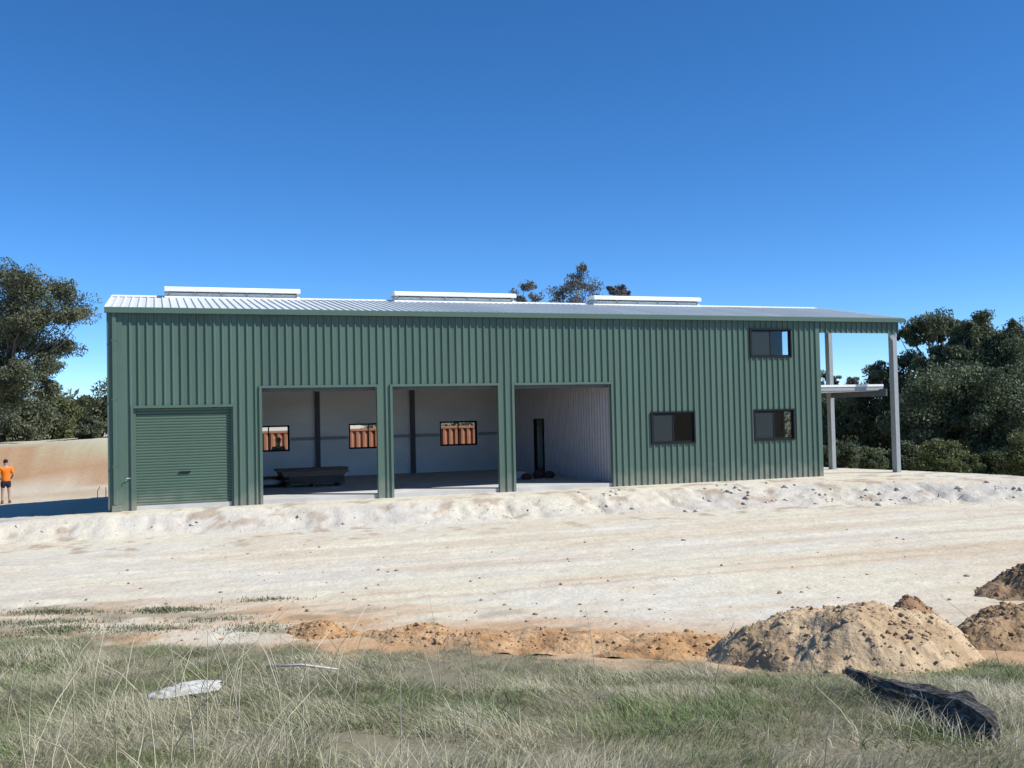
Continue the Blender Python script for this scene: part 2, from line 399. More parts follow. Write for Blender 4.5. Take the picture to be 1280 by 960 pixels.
def clad_sheet(name, u0, u1, z0, z1, holes, place, material, parent, ribs=True):
    """one ribbed sheet from u0 to u1; holes are (ua, ub, za, zb); place maps (u, depth, z) to a point"""
    ex = [e for h in holes for e in h[:2]]
    pr = profile(u0, u1, ex) if ribs else [(u, 0) for u in sorted(set([u0, u1]+[e for e in ex if u0 < e < u1]))]
    b = MB()
    for (a, da), (c, dc) in zip(pr[:-1], pr[1:]):
        m = (a+c)/2; spans = [(z0, z1)]
        for (ua, ub, za, zb) in holes:
            if ua < m < ub:
                ns = []
                for (p, q) in spans:
                    if zb <= p or za >= q: ns.append((p, q)); continue
                    if za > p: ns.append((p, za))
                    if zb < q: ns.append((zb, q))
                spans = ns
        for (p, q) in spans:
            i = len(b.v); b.v += [place(a, da, p), place(c, dc, p), place(c, dc, q), place(a, da, q)]
            b.f.append((i, i+1, i+2, i+3))
    if not b.f: return None
    me = bpy.data.meshes.new(name); me.from_pydata(b.v, [], b.f)
    return islands(name, me, material, parent)

OPEN = [(4.03, 7.35), (7.81, 11.13), (11.65, 14.97)]; ZO = 3.27
RD = (.62, 3.24, FLOOR-.16, 2.76)
FWIN = [(16.40, 17.97, 1.31, 2.32), (20.28, 21.85, 1.31, 2.32), (20.22, 21.82, 4.14, 5.08)]
BWIN = [(4.47, 6.04, 1.14, 2.14), (8.33, 9.90, 1.14, 2.14), (12.04, 13.62, 1.14, 2.14)]
fh = [(a, b, -1, ZO) for a, b in OPEN]+[(RD[0], RD[1], -1, RD[3])]+FWIN
SHW = RP*4
def sheets(n0, n1):
    k = n0; out = []
    while k < n1-1e-6:
        e = min(n1, (math.floor(k/SHW+1e-6)+1)*SHW)
        if n1-e < .1: e = n1
        out.append((k, e)); k = e
    return out
Z1 = 5.47
for i, (a, b) in enumerate(sheets(.36, L)):
    o = .0022*(i % 2)
    clad_sheet('cladding_sheet', a, b+.03 if b < L else b, -.10, Z1, fh, lambda u, d, z, o=o: (u, -d-o, z), M['green'], shed)
for i, (a, b) in enumerate(sheets(L+.012, LA-.03)):       # short strip over the awning
    clad_sheet('fascia_sheet', a, b, 4.97, Z1, [], lambda u, d, z: (u, -d, z), M['green'], shed)
for i, (a, b) in enumerate(sheets(.0, L)):                # rear wall
    clad_sheet('cladding_sheet', a, b, -.45, Z1, BWIN, lambda u, d, z: (u, DEP+.16+d, z), M['green'], shed)
def roofz(y): return 5.50+.180*(y if y <= DEP/2 else DEP-y)
EH = [(1.15, 2.17, 1.28, 2.30), (1.15, 2.17, 4.30, 5.20), (4.2, 6.4, FLOOR, 2.3)]
def gable(x, sgn, holes, mats, name):
    for i, (a, b) in enumerate(sheets(0.02, DEP+.14)):
        # sheets follow the roof slope in one step per sheet edge
        pr = profile(a, b, [e for h in holes for e in h[:2]]+([DEP/2] if a < DEP/2 < b else [])); mb = MB()
        for (p, dp), (q, dq) in zip(pr[:-1], pr[1:]):
            mm = (p+q)/2; sp = [(-.5, None)]
            for (ua, ub, za, zb) in holes:
                if ua < mm < ub:
                    ns = []
                    for (lo, hi) in sp:
                        if hi is None or zb < hi: ns += [(lo, za), (zb, hi)] if za > lo else [(zb, hi)]
                        else: ns.append((lo, hi))
                    sp = ns
            for lo, hi in sp:
                k = len(mb.v); mb.v += [(x+sgn*dp, p, lo), (x+sgn*dq, q, lo), (x+sgn*dq, q, roofz(q)-.02 if hi is None else hi), (x+sgn*dp, p, roofz(p)-.02 if hi is None else hi)]
                mb.f.append((k, k+1, k+2, k+3))
        me = bpy.data.meshes.new(name); me.from_pydata(mb.v, [], mb.f); islands(name, me, mats, shed)
gable(0.0, -1, [], M['green'], 'end_wall_sheet')
gable(L, 1, EH, M['green'], 'end_wall_sheet')
# internal partition and linings (the grey inner faces)
PX = 15.08
PD = (6.25, 7.18, FLOOR, 2.15)
for i, (a, b) in enumerate(sheets(.08, DEP-.1)):
    clad_sheet('partition_sheet', a, b, FLOOR, 5.4, [PD], lambda u, d, z: (PX-d, u, z), M['part'], shed)
    clad_sheet('partition_lining', a, b, FLOOR, 5.4, [PD], lambda u, d, z: (PX+.06, u, z), M['part'], shed, ribs=False)
for i, (a, b) in enumerate(((.1, 3.6), (3.6, 7.1), (7.1, 10.88), (10.88, PX-.04), (PX+.08, 19), (19, L-.06))):
    clad_sheet('wall_lining', a, b, FLOOR-.05, 5.4, BWIN, lambda u, d, z, i=i: (u, DEP+.02+.003*(i % 2), z), M['foil'], shed, ribs=False)
clad_sheet('wall_lining', .05, DEP, FLOOR-.05, 5.45, [], lambda u, d, z: (.06, u, z), M['foil'], shed, ribs=False)
clad_sheet('wall_lining', .1, DEP, FLOOR-.05, 5.4, EH, lambda u, d, z: (L-.05, u, z), M['part'], shed, ribs=False)
clad_sheet('wall_lining', .1, L-.05, FLOOR-.05, 5.4, fh, lambda u, d, z: (u, .06, z), M['foil'], shed, ribs=False)
# slab
sl = MB().box(.0, L, .035, DEP+.15, -.5, FLOOR).build('floor_slab', M['conc'], shed)
MB().box(L+.02, LA+.4, -.1, DEP+.1, -.6, -.075).build('awning_slab', M['conc'], shed)
MB().box(PX+.1, L-.07, .08, DEP-.0, 2.80, 3.02).build('mezzanine_floor', M['timber2'], shed)
# door frame trims round each opening
for (a, b) in OPEN:
    MB().box(a-.07, a+.005, -.045, .12, -.10, ZO+.07).build('jamb_flashing', M['green2'], shed)
    MB().box(b-.005, b+.07, -.045, .12, -.10, ZO+.07).build('jamb_flashing', M['green2'], shed)
    MB().box(a+.006, b-.006, -.047, .12, ZO, ZO+.072).build('head_flashing', M['green2'], shed)
    MB().box(a+.02, b-.02, .18, .40, ZO-.10, ZO+.22).build('header_beam', M['steel'], shed)
a, b, z0, z1 = RD
MB().box(a-.07, a+.0, -.05, .15, -.10, z1+.07).build('jamb_flashing', M['green2'], shed)
MB().box(b-.0, b+.07, -.05, .15, -.10, z1+.07).build('jamb_flashing', M['green2'], shed)
MB().box(a+.004, b-.004, -.052, .15, z1, z1+.072).build('head_flashing', M['green2'], shed)
# roller door: curved slat curtain
rd = MB(); zz = z0; n = int((z1-z0)/.0775); pr = []
for k in range(n+1):
    zb = z0+(z1-z0)*k/n
    for (dz, dy) in ((0, .0), (.012, -.014), (.04, -.020), (.066, -.012)):
        if zb+dz < z1: pr.append((.085+dy, zb+dz))
for (y, z) in pr: rd.v += [(a+.01, y, z), (b-.01, y, z)]
for k in range(len(pr)-1): rd.f.append((2*k, 2*k+1, 2*k+3, 2*k+2))
rdo = rd.build('roller_door', M['door'], shed)
MB().box(1.80, 2.09, .025, .062, .965, 1.0).build('handle', M['black'], rdo)
MB().box(a+.012, b-.012, .05, .10, z0-.01, z0+.07).build('bottom_rail', M['door'], rdo)
MB().box(a, a+.06, .03, .06, z0, z1).build('guide', M['green2'], rdo)
MB().box(b-.06, b, .03, .06, z0, z1).build('guide', M['green2'], rdo)
# corner flashings, downpipe, tap and meter box
MB().prism([(-.035, -.045), (.36, -.045), (.36, -.038), (.30, -.020), (-.008, -.020), (-.008, .3), (-.040, .3)], -.42, 5.37, 'z').build('corner_flashing', M['green2'], shed)
MB().box(L-.12, L+.045, -.046, -.036, -.08, 5.37).build('corner_flashing', M['green2'], shed)
MB().box(L+.038, L+.046, -.034, .12, -.08, 4.96).build('corner_flashing', M['green2'], shed)
dp = MB().box(.10, .20, -.115, -.05, .16, 5.40).build('downpipe', M['green2'], shed, bevel=.008)
for z in (1.2, 3.0, 4.6): MB().box(.075, .225, -.119, -.047, z, z+.03).build('bracket', M['green2'], dp)
MB().box(.06, .30, -.18, -.05, -.02, .15).build('drain_box', M['green'], shed, bevel=.01)
MB().tube([(.53, -.02, .86), (.47, -.09, .87), (.43, -.12, .86), (.42, -.12, .80)], [.014]*4, 6).build('tap', M['galv'], shed)
# roof sheets, ridge, gutters, barge
nsh = 30; wsh = (LA+.12+.06)/nsh
for side in (0, 1):
    for i in range(nsh):
        a = -.06+i*wsh; pr = profile(a, a+wsh+.02); mb = MB()
        for (x, d) in pr:
            if side == 0: ys = (-.13, DEP/2+.0)
            else: ys = (DEP+.30, DEP/2+.0)
            for y in ys:
                yz = y if side == 0 else DEP-y
                mb.v.append((x, y, 5.50+.180*yz+d*.9+.0015*(i % 2)))
        for k in range(len(pr)-1): mb.f.append((2*k, 2*k+2, 2*k+3, 2*k+1))
        me = bpy.data.meshes.new('roof_sheet'); me.from_pydata(mb.v, [], mb.f); link('roof_sheet', me, M['roof'], shed)
rz = 5.50+.18*DEP/2
MB().prism([(4.78, rz-.005+.0), (5.0, rz+.062), (5.22, rz-.005), (5.22, rz-.02), (5.0, rz+.045), (4.78, rz-.02)], -.07, LA+.13).build('ridge_cap', M['white'], shed)
for y0, y1, nm in ((-.15, -.125, 0), (DEP+.3, DEP+.325, 1)):
    sg = 1 if nm == 0 else -1; yo = -.185 if nm == 0 else DEP+.325
    MB().prism([(yo, 5.36), (yo, 5.50), (yo+sg*.015, 5.515), (yo+sg*.022, 5.50), (yo+sg*.012, 5.49), (yo+sg*.012, 5.375), (yo+sg*.132, 5.375), (yo+sg*.132, 5.46), (yo+sg*.143, 5.46), (yo+sg*.143, 5.36)], -.085, LA+.14).build('gutter', M['green2'], shed)
for x in (-.085, LA+.125):
    for sd in (0, 1):
        ya, yb = (-.13, 5.0) if sd == 0 else (DEP+.3, 5.0)
        za, zb = (5.50-.0234, rz) if sd == 0 else (5.50-.054, rz)
        mb = MB(); q = [(ya, za-.10), (yb, zb-.10), (yb, zb+.055), (ya, za+.055)]
        mb.prism(q, x, x+.02).build('barge_flashing', M['white'], shed)
# ridge vents
for a, b in ((1.50, 5.80), (9.02, 13.49), (16.58, 21.10)):
    v = MB().prism([(4.74, rz-.06), (4.74, rz+.13), (5.26, rz+.13), (5.26, rz-.06)], a+.05, b-.05).build('ridge_vent', M['roof'], shed)
    MB().prism([(4.60, rz+.17), (4.60, rz+.27), (4.70, rz+.325), (5.30, rz+.325), (5.40, rz+.27), (5.40, rz+.17), (5.36, rz+.165), (5.0, rz+.20), (4.64, rz+.165)], a, b).build('cap', M['white'], v)
    for x in np.linspace(a+.1, b-.14, 6): MB().box(x, x+.04, 4.70, 5.30, rz+.06, rz+.20).build('bracket', M['galv'], v)
    MB().prism([(4.66, rz-.055), (4.66, rz-.02), (4.735, rz+.05), (4.735, rz-.06)], a, b).build('flashing', M['white'], v)
# portal frames: columns, rafters, girts, purlins
for x in (3.28, 7.10, 10.88):
    MB().box(x-.08, x+.08, DEP-.20, DEP+.01, FLOOR, 5.35).build('column', M['steel'], shed)
for x in (3.28, 7.58, 11.39):
    MB().box(x-.10, x+.10, .09, .30, FLOOR, 5.35).build('column', M['steel'], shed)
for x in (3.28, 7.34, 11.13, 15.2, 19.0, L-.2):
    for sd in (0, 1):
        ya, yb = (.2, 5.0) if sd == 0 else (DEP-.2, 5.0)
        mb = MB(); za = roofz(.2)-.40; zb = rz-.36
        mb.prism([(ya, za), (yb, zb), (yb, zb+.22), (ya, za+.22)], x-.05, x+.05).build('rafter', M['steel'], shed)
for i, y in enumerate((.6, 1.8, 3.0, 4.2, 5.8, 7.0, 8.2, 9.4)):
    MB().box(.12, LA-.05, y-.03, y+.03, roofz(y)-.165, roofz(y)-.012).build('purlin', M['galv'], shed)
for z in (1.60, 3.9):
    segs = [(.1, PX-.05)] if z > 3 else [(.1, BWIN[0][0]-.05), (BWIN[0][1]+.05, BWIN[1][0]-.05), (BWIN[1][1]+.05, BWIN[2][0]-.05), (BWIN[2][1]+.05, PX-.05)]
    for (a, b) in segs:
        # girt butts against the columns
        cuts = [a]+[c for x in (3.28, 7.10, 10.88) for c in (x-.082, x+.082) if a < x < b]+[b]
        for p, q in zip(cuts[::2], cuts[1::2]):
            MB().box(p, q, DEP-.09, DEP+.012, z-.06, z+.06).build('girt', M['foil'] if z > 3 else M['galv'], shed)
# windows
def window(a, b, z0, z1, y, screen=True, inward=1, bars=()):
    fr = MB(); t = .05; y0, y1 = (y-.055, y+.09) if inward > 0 else (y-.09, y+.055)
    fr.box(a-.03, b+.03, y0, y1, z0-.03, z0+t-.03).box(a-.03, b+.03, y0, y1, z1-.02, z1+.03)
    fr.box(a-.03, a+t-.03, y0+.001, y1-.001, z0+t-.03, z1-.02).box(b-t+.03, b+.03, y0+.001, y1-.001, z0+t-.03, z1-.02)
    w = fr.build('window', M['black'], shed)
    m = (a+b)/2
    def sash(xa, xb, yy, glassmat, nm):
        s = MB().box(xa, xa+.045, yy, yy+.03, z0+.021, z1-.021).box(xb-.045, xb, yy, yy+.03, z0+.021, z1-.021)
        s.box(xa+.045, xb-.045, yy, yy+.03, z0+.021, z0+.066).box(xa+.045, xb-.045, yy, yy+.03, z1-.066, z1-.021)
        s.build('sash', M['black'], w)
        MB().box(xa+.044, xb-.044, yy+.012, yy+.018, z0+.065, z1-.065).build(nm, glassmat, w)
    yb = y-.02 if inward > 0 else y-.01
    sash(a+.021, m+.02, yb, M['screen'] if screen else M['glass'], 'fly_screen' if screen else 'pane')
    sash(m-.02, b-.021, yb+.035, M['glass'], 'pane')
    return w
for q in FWIN: window(*q, 0.0)
for q in BWIN: window(*q, DEP+.09, screen=False)
# end wall openings trimmed
for (ya, yb, za, zb) in EH:
    f = MB().box(L-.06, L+.05, ya-.04, ya+.02, za-.02, zb+.04).box(L-.06, L+.05, yb-.02, yb+.04, za-.02, zb+.04).box(L-.061, L+.051, ya+.02, yb-.02, zb-.02, zb+.04)
    d = f.build('door_frame', M['black'], shed)
    MB().box(L-.01, L-.004, ya+.02, yb-.02, za, zb-.02).build('pane', M['glass'], d)
f = MB().box(PX-.05, PX+.07, PD[0]-.03, PD[0]+.02, FLOOR, PD[3]+.03).box(PX-.05, PX+.07, PD[1]-.02, PD[1]+.03, FLOOR, PD[3]+.03).box(PX-.051, PX+.071, PD[0]+.02, PD[1]-.02, PD[3]-.02, PD[3]+.03)
f.build('door_frame', M['black'], shed)
# awning posts (C sections), balcony deck
def post(x, y, z0, z1):
    MB().prism([(x-.085, y-.10), (x+.085, y-.10), (x+.085, y-.06), (x+.07, y-.06), (x+.07, y-.085), (x-.07, y-.085), (x-.07, y+.125), (x+.07, y+.125), (x+.07, y+.10), (x+.085, y+.10), (x+.085, y+.14), (x-.085, y+.14)], z0, z1, 'z').build('post', M['galv'], shed)
    MB().box(x-.16, x+.16, y-.13, y+.15, z0, z0+.015).build('base_plate', M['galv'], shed)
post(26.30, .13, -.07, 5.36); post(26.26, 3.70, -.07, 6.0); post(26.26, 9.85, -.07, 5.36)
MB().box(L+.05, 26.21, .02, .07, 5.10, 5.35).build('awning_beam', M['galv'], shed)
MB().prism([(26.0, 4.96), (26.21, 4.96), (26.21, 4.72)], .03, .05, 'y').build('knee_bracket', M['galv'], shed)
MB().box(26.14, 26.38, 3.62, 3.78, 5.99, 6.0+.02).build('awning_beam', M['galv'], shed)
DZ = 2.93
pr = []
n = 34
for k in range(n):                       # trapezoidal floor decking, ribs across the balcony
    yb = .84+k*(9.0/n); w = 9.0/n
    pr += [(yb, DZ), (yb+w*.28, DZ), (yb+w*.40, DZ+.075), (yb+w*.88, DZ+.075)]
pr.append((.84+9.0, DZ))
dk = MB()
for (y, z) in pr: dk.v += [(L+.055, y, z), (26.40, y, z)]
for k in range(len(pr)-1): dk.f.append((2*k, 2*k+1, 2*k+3, 2*k+2))
dko = dk.build('balcony_deck', M['roof'], shed)
MB().prism([(.77, DZ+.16), (.77, DZ+.24), (.86, DZ+.24), (.86, DZ+.23), (.78, DZ+.23), (.78, DZ+.16)], L+.055, 26.36).build('edge_angle', M['white'], dko)
MB().box(L+.055, 26.36, .79, .835, DZ+.02, DZ+.23).build('fascia_plate', M['galv'], dko)
MB().box(26.19, 26.25, .45, 3.57, DZ-.20, DZ+.065).box(26.19, 26.25, 3.86, 9.72, DZ-.20, DZ+.065).build('balcony_beam', M['steel'], shed)
MB().box(L+.06, 26.18, 9.55, 9.61, DZ-.22, DZ-.006).build('balcony_beam', M['steel'], shed)

# ------------------------------------------------------------------ contents of the shed
def lump(name, sx, sy, sz, m, parent=None, seed=0, rough=.18, loc=(0, 0, 0), sub=3, flat=None, rz=0):
    bm = bmesh.new(); bmesh.ops.create_icosphere(bm, subdivisions=sub, radius=1)
    V = np.array([v.co[:] for v in bm.verts])
    n = fbm(V[:, 0]*1.6+seed*3.1+V[:, 2], V[:, 1]*1.6-seed+V[:, 2]*1.3, seed, 3)-.5
    for v, k in zip(bm.verts, n):
        c = v.co*(1+rough*2*k)
        if flat is not None and c.z < flat: c.z = flat+(c.z-flat)*.1
        v.co = (c.x*sx, c.y*sy, c.z*sz)
    me = bpy.data.meshes.new(name); bm.to_mesh(me); bm.free()
    o = link(name, me, m, parent, True); o.location = loc; o.rotation_euler[2] = rz
    return o
rng = np.random.default_rng(4)
ts = empty('timber_stack', (6.15, 5.0, FLOOR)); tag(ts, 'dark stack of planks on the floor inside the leftmost open bay', 'timber stack')
for k in range(2):
    for x in (-.85, 0, .85): MB().box(x-.05, x+.05, -.5, .5, 0, .10).build('bearer', M['timber'], ts) if k == 0 else None
for r in range(6):
    w = (.95, .98, .93, 1.0, 1.12, 1.15)[r]
    for c in range(4):
        j = rng.uniform(-.14, .14)
        MB().box(-w+j, w+j*.6, -.48+c*.24, -.48+c*.24+.22, .105+r*.085, .105+r*.085+.078).build('plank', M['timber' if (r < 3 or rng.random() < .35) else 'timber2'], ts)
tag(lump('plastic_bundle', .42, .3, .11, M['paleplastic'], seed=3, loc=(4.72, 5.2, FLOOR+.16), flat=-.6), 'pale wrapped bundle on the floor left of the dark plank stack', 'bundle')
tag(MB().box(4.3, 5.35, 5.6, 5.8, FLOOR+.0, FLOOR+.34).build('dark_crate', M['timber'], None, bevel=.01), 'low dark crate behind the pale bundle in the leftmost open bay', 'crate')
tag(lump('folded_tarp', .55, .35, .16, M['paleplastic'], seed=8, loc=(13.15, 3.95, FLOOR+.10), flat=-.6), 'pale grey folded tarp on the floor of the bay beside the partition', 'tarp')
for k, (x, y, sz, lab) in enumerate(((13.25, 3.30, .13, 'small dark red sack in front of the pale tarp, leftmost of three'), (13.85, 3.75, .16, 'small dark red sack beside the pale tarp, middle one of three'), (14.18, 3.55, .14, 'small dark red sack nearest the corrugated partition'))):
    tag(lump('sack', .20, .16, sz, M['sack'], seed=20+k, loc=(x, y, FLOOR+sz*.75), flat=-.7), lab, 'sack', 'dark sacks on the shed floor')

# ------------------------------------------------------------------ shipping container behind the shed
cx0, cx1, cy0, cy1, cz0, cz1 = 3.3, 15.5, 14.0, 16.44, -.72, 1.87
ct = empty('shipping_container', ((cx0+cx1)/2, (cy0+cy1)/2, cz0)); ct['category'] = 'container'
ct['label'] = 'rusty orange corrugated shipping container seen through the rear windows of the shed'
hx, hy, H = (cx1-cx0)/2, (cy1-cy0)/2, cz1-cz0
def corr(n, w, half, y, sgn):
    b = MB(); p = []
    for k in range(n):
        a = -half+k*w; p += [(a, -.02), (a+.07*w/.278, -.02), (a+.125*w/.278, .036), (a+.223*w/.278, .036)]
    p.append((half, -.02))
    for (x, d) in p: b.v += [(x, y+sgn*(d-.036), .16), (x, y+sgn*(d-.036), H-.07)]
    for k in range(len(p)-1): b.f.append((2*k, 2*k+2, 2*k+3, 2*k+1))
    return b
n = 43; w = (2*hx-.2)/n
corr(n, w, hx-.1, -hy+.02, -1).build('side_panel', M['rust'], ct)
corr(n, w, hx-.1, hy-.02, 1).build('side_panel', M['rust'], ct)
MB().box(-hx+.1, hx-.1, -hy+.07, hy-.07, H-.05, H-.02).build('roof_panel', M['rust'], ct)
for sx in (-1, 1):
    for sy in (-1, 1): MB().box(sx*hx-.08 if sx > 0 else sx*hx, sx*hx if sx > 0 else sx*hx+.08, sy*hy-.08 if sy > 0 else sy*hy, sy*hy if sy > 0 else sy*hy+.08, 0, H).build('corner_post', M['rust'], ct)
for sy in (-1, 1):
    y0 = -hy+.003 if sy < 0 else hy-.063
    MB().box(-hx+.081, hx-.081, y0, y0+.06, .02, .16).build('bottom_rail', M['rust'], ct)
    MB().box(-hx+.081, hx-.081, y0, y0+.06, H-.08, H-.004).build('top_rail', M['rust'], ct)
for sx in (-1, 1): MB().box(sx*hx-.03 if sx > 0 else -hx+.005, sx*hx-.005 if sx > 0 else -hx+.03, -hy+.081, hy-.081, .02, H-.01).build('end_panel', M['rust'], ct)

# ------------------------------------------------------------------ people
def skin(name, verts, edges, rads, m, parent, root=0, sub=2):
    me = bpy.data.meshes.new(name); me.from_pydata(verts, edges, []); o = link(name, me, m, parent)
    md = o.modifiers.new('skin', 'SKIN'); md.use_smooth_shade = True
    lay = me.skin_vertices[0].data
    for i, r in enumerate(rads):
        lay[i].radius = r if isinstance(r, tuple) else (r, r)
        lay[i].use_root = (i == root)
    sd = o.modifiers.new('sub', 'SUBSURF'); sd.levels = sub; sd.render_levels = sub
    return o
def person(loc, rz, h, label, top, bottom, long_legs=False, hat=None, arms='front'):
    k = h/1.75; p = empty('person', loc, rz); tag(p, label, 'person')
    def sc(v): return [tuple(c*k for c in q) for q in v]
    # +y is the way the figure faces
    hand = [(.20, .20, .98), (.12, .26, .96)] if arms == 'front' else [(.30, .04, 1.10), (.31, .10, .86)]
    V = [(0, 0, .93), (0, 0, 1.10), (0, -.005, 1.28), (0, -.01, 1.42), (0, 0, 1.50), (0, .015, 1.57), (0, .02, 1.66), (0, .02, 1.72)]
    E_ = [(i, i+1) for i in range(7)]; Rr = [(.15, .11), (.135, .10), (.16, .11), (.12, .085), (.055, .055), (.07, .08), (.078, .095), (.055, .07)]
    for s in (-1, 1):
        b = len(V)
        V += [(s*.19, -.01, 1.41), (s*.26, -.03, 1.14), (s*hand[0][0], hand[0][1], hand[0][2]), (s*hand[1][0], hand[1][1], hand[1][2])]
        Rr += [.06, .046, .034, .034]; E_ += [(3, b), (b, b+1), (b+1, b+2), (b+2, b+3)]
        b = len(V)
        V += [(s*.10, 0, .86), (s*.115, .015, .48), (s*.125, -.015, .10), (s*.13, .02, .04), (s*.14, .13, .03)]
        Rr += [(.085, .085), (.058, .06), (.038, .04), (.036, .04), (.034, .028)]; E_ += [(0, b)]+[(b+i, b+i+1) for i in range(4)]
    skin('body', sc(V), E_, [tuple(c*k for c in (r if isinstance(r, tuple) else (r, r))) for r in Rr], M['skin'], p)
    V = [(0, 0, .80), (0, 0, 1.06), (0, -.005, 1.28), (0, -.01, 1.43)]; E_ = [(0, 1), (1, 2), (2, 3)]; Rr = [(.19, .15), (.165, .13), (.185, .135), (.14, .105)]
    for s in (-1, 1):
        b = len(V); V += [(s*.19, -.01, 1.415), (s*.25, -.028, 1.18)]; Rr += [.085, .075]; E_ += [(3, b), (b, b+1)]
        if long_legs: V += [(s*(.26+hand[0][0])/2, (hand[0][1]-.03)/2, (1.14+hand[0][2])/2)]; Rr += [.055]; E_ += [(b+1, b+2)]
    skin('shirt', sc(V), E_, [tuple(c*k for c in (r if isinstance(r, tuple) else (r, r))) for r in Rr], top, p)
    V = [(0, 0, .97), (0, 0, .88)]; E_ = [(0, 1)]; Rr = [(.175, .13), (.17, .135)]
    for s in (-1, 1):
        b = len(V); V += [(s*.10, 0, .80), (s*.11, .01, .60)]; Rr += [.11, .095]; E_ += [(1, b), (b, b+1)]
        if long_legs: V += [(s*.125, -.01, .12)]; Rr += [.075]; E_ += [(b+1, b+2)]
    skin('trousers' if long_legs else 'shorts', sc(V), E_, [tuple(c*k for c in (r if isinstance(r, tuple) else (r, r))) for r in Rr], bottom, p)
    for s in (-1, 1):
        skin('boot', sc([(s*.13, -.04, .05), (s*.135, .03, .05), (s*.145, .15, .035), (s*.128, -.02, .15)]), [(0, 1), (1, 2), (0, 3)], [(.05*k, .05*k), (.052*k, .05*k), (.045*k, .035*k), (.05*k, .05*k)], M['boot'], p)
    # face
    for s in (-1, 1):
        lump('eye', .012*k, .008*k, .010*k, M['hair'], p, loc=(s*.032*k, .105*k, 1.635*k), sub=1, rough=0)
        lump('ear', .012*k, .025*k, .035*k, M['skin'], p, loc=(s*.082*k, .01*k, 1.63*k), sub=2, rough=0)
    lump('nose', .013*k, .02*k, .022*k, M['skin'], p, loc=(0, .118*k, 1.61*k), sub=2, rough=0)
    lump('mouth', .025*k, .008*k, .006*k, M['sack'], p, loc=(0, .10*k, 1.565*k), sub=2, rough=0)
    lump('hair', .088*k, .105*k, .085*k, M['hair'], p, loc=(0, .005*k, 1.69*k), sub=3, rough=.05, seed=2, flat=-.55)
    if hat:
        mb = MB(); prof = [(.0, 1.83), (.07, 1.83), (.092, 1.80), (.10, 1.735), (.19, 1.715), (.20, 1.725), (.19, 1.708), (.098, 1.715)]
        n = 20
        for (r, z) in prof:
            for i in range(n):
                w_ = 2*math.pi*i/n; mb.v.append((r*k*math.cos(w_), (.01+r*1.08*math.sin(w_))*k, (z+.02*(abs(math.cos(w_))**2 if r > .15 else 0))*k))
        for a in range(len(prof)-1):
            for i in range(n): j = (i+1) % n; mb.f.append((a*n+i, a*n+j, (a+1)*n+j, (a+1)*n+i))
        mb.build('hat', M['hat'], p, smooth=True)
    return p
px_, py_ = -4.35, 14.3
person((px_, py_, gz(px_, py_)), RAD(12), 1.72, 'person in bright orange work shirt and dark shorts standing with back turned', M['hivis'], M['shorts'])
person((5.74, 11.15, -.16), RAD(180), 1.74, 'person in wide brimmed hat seen dark against the orange container through rear window', M['navy'], M['shorts'], long_legs=True, hat=True, arms='down')

# pegs behind the shed's left corner
for k, (x, y, h, lab) in enumerate(((-1.02, 13.7, .42, 'thin bent rusty bar in the ground left of the shed corner'), (-.70, 13.4, .40, 'thin straight rusty bar nearest the shed corner'))):
    g = gz(x, y)
    tag(MB().tube([(x, y, g-.1), (x+.01, y, g+h*.6), (x+(.10 if k == 0 else .0), y, g+h)], [.018, .016, .014], 6).build('steel_bar', M['peg']), lab, 'steel bar', 'rusty bars standing in the ground')

# ------------------------------------------------------------------ soil mounds and clods
ICO = bmesh.new(); bmesh.ops.create_icosphere(ICO, subdivisions=1, radius=1)
IV = np.array([v.co[:] for v in ICO.verts]); IF = np.array([[v.index for v in f.verts] for f in ICO.faces]); ICO.free()
def clods(name, P, size, cols, rng, parent=None):
    n = len(P); V = np.repeat(IV[None], n, 0)*(1+rng.normal(0, .22, (n, len(IV), 1)))
    sc = size[:, None, None]*np.stack([rng.uniform(.7, 1.4, n), rng.uniform(.7, 1.3, n), rng.uniform(.5, .9, n)], 1)[:, None]
    th = rng.uniform(0, 6.28, n); c, s = np.cos(th)[:, None], np.sin(th)[:, None]
    V = V*sc; x = V[..., 0]*c-V[..., 1]*s; y = V[..., 0]*s+V[..., 1]*c
    V = np.stack([x, y, V[..., 2]], -1)+P[:, None]
    F = (IF[None]+np.arange(n)[:, None, None]*len(IV)).reshape(-1, 3)
    me = fast_mesh(name, V.reshape(-1, 3), F); color_attr(me, np.repeat(cols, len(IV), 0))
    return tag(link(name, me, M['clod'], parent), kind='stuff')
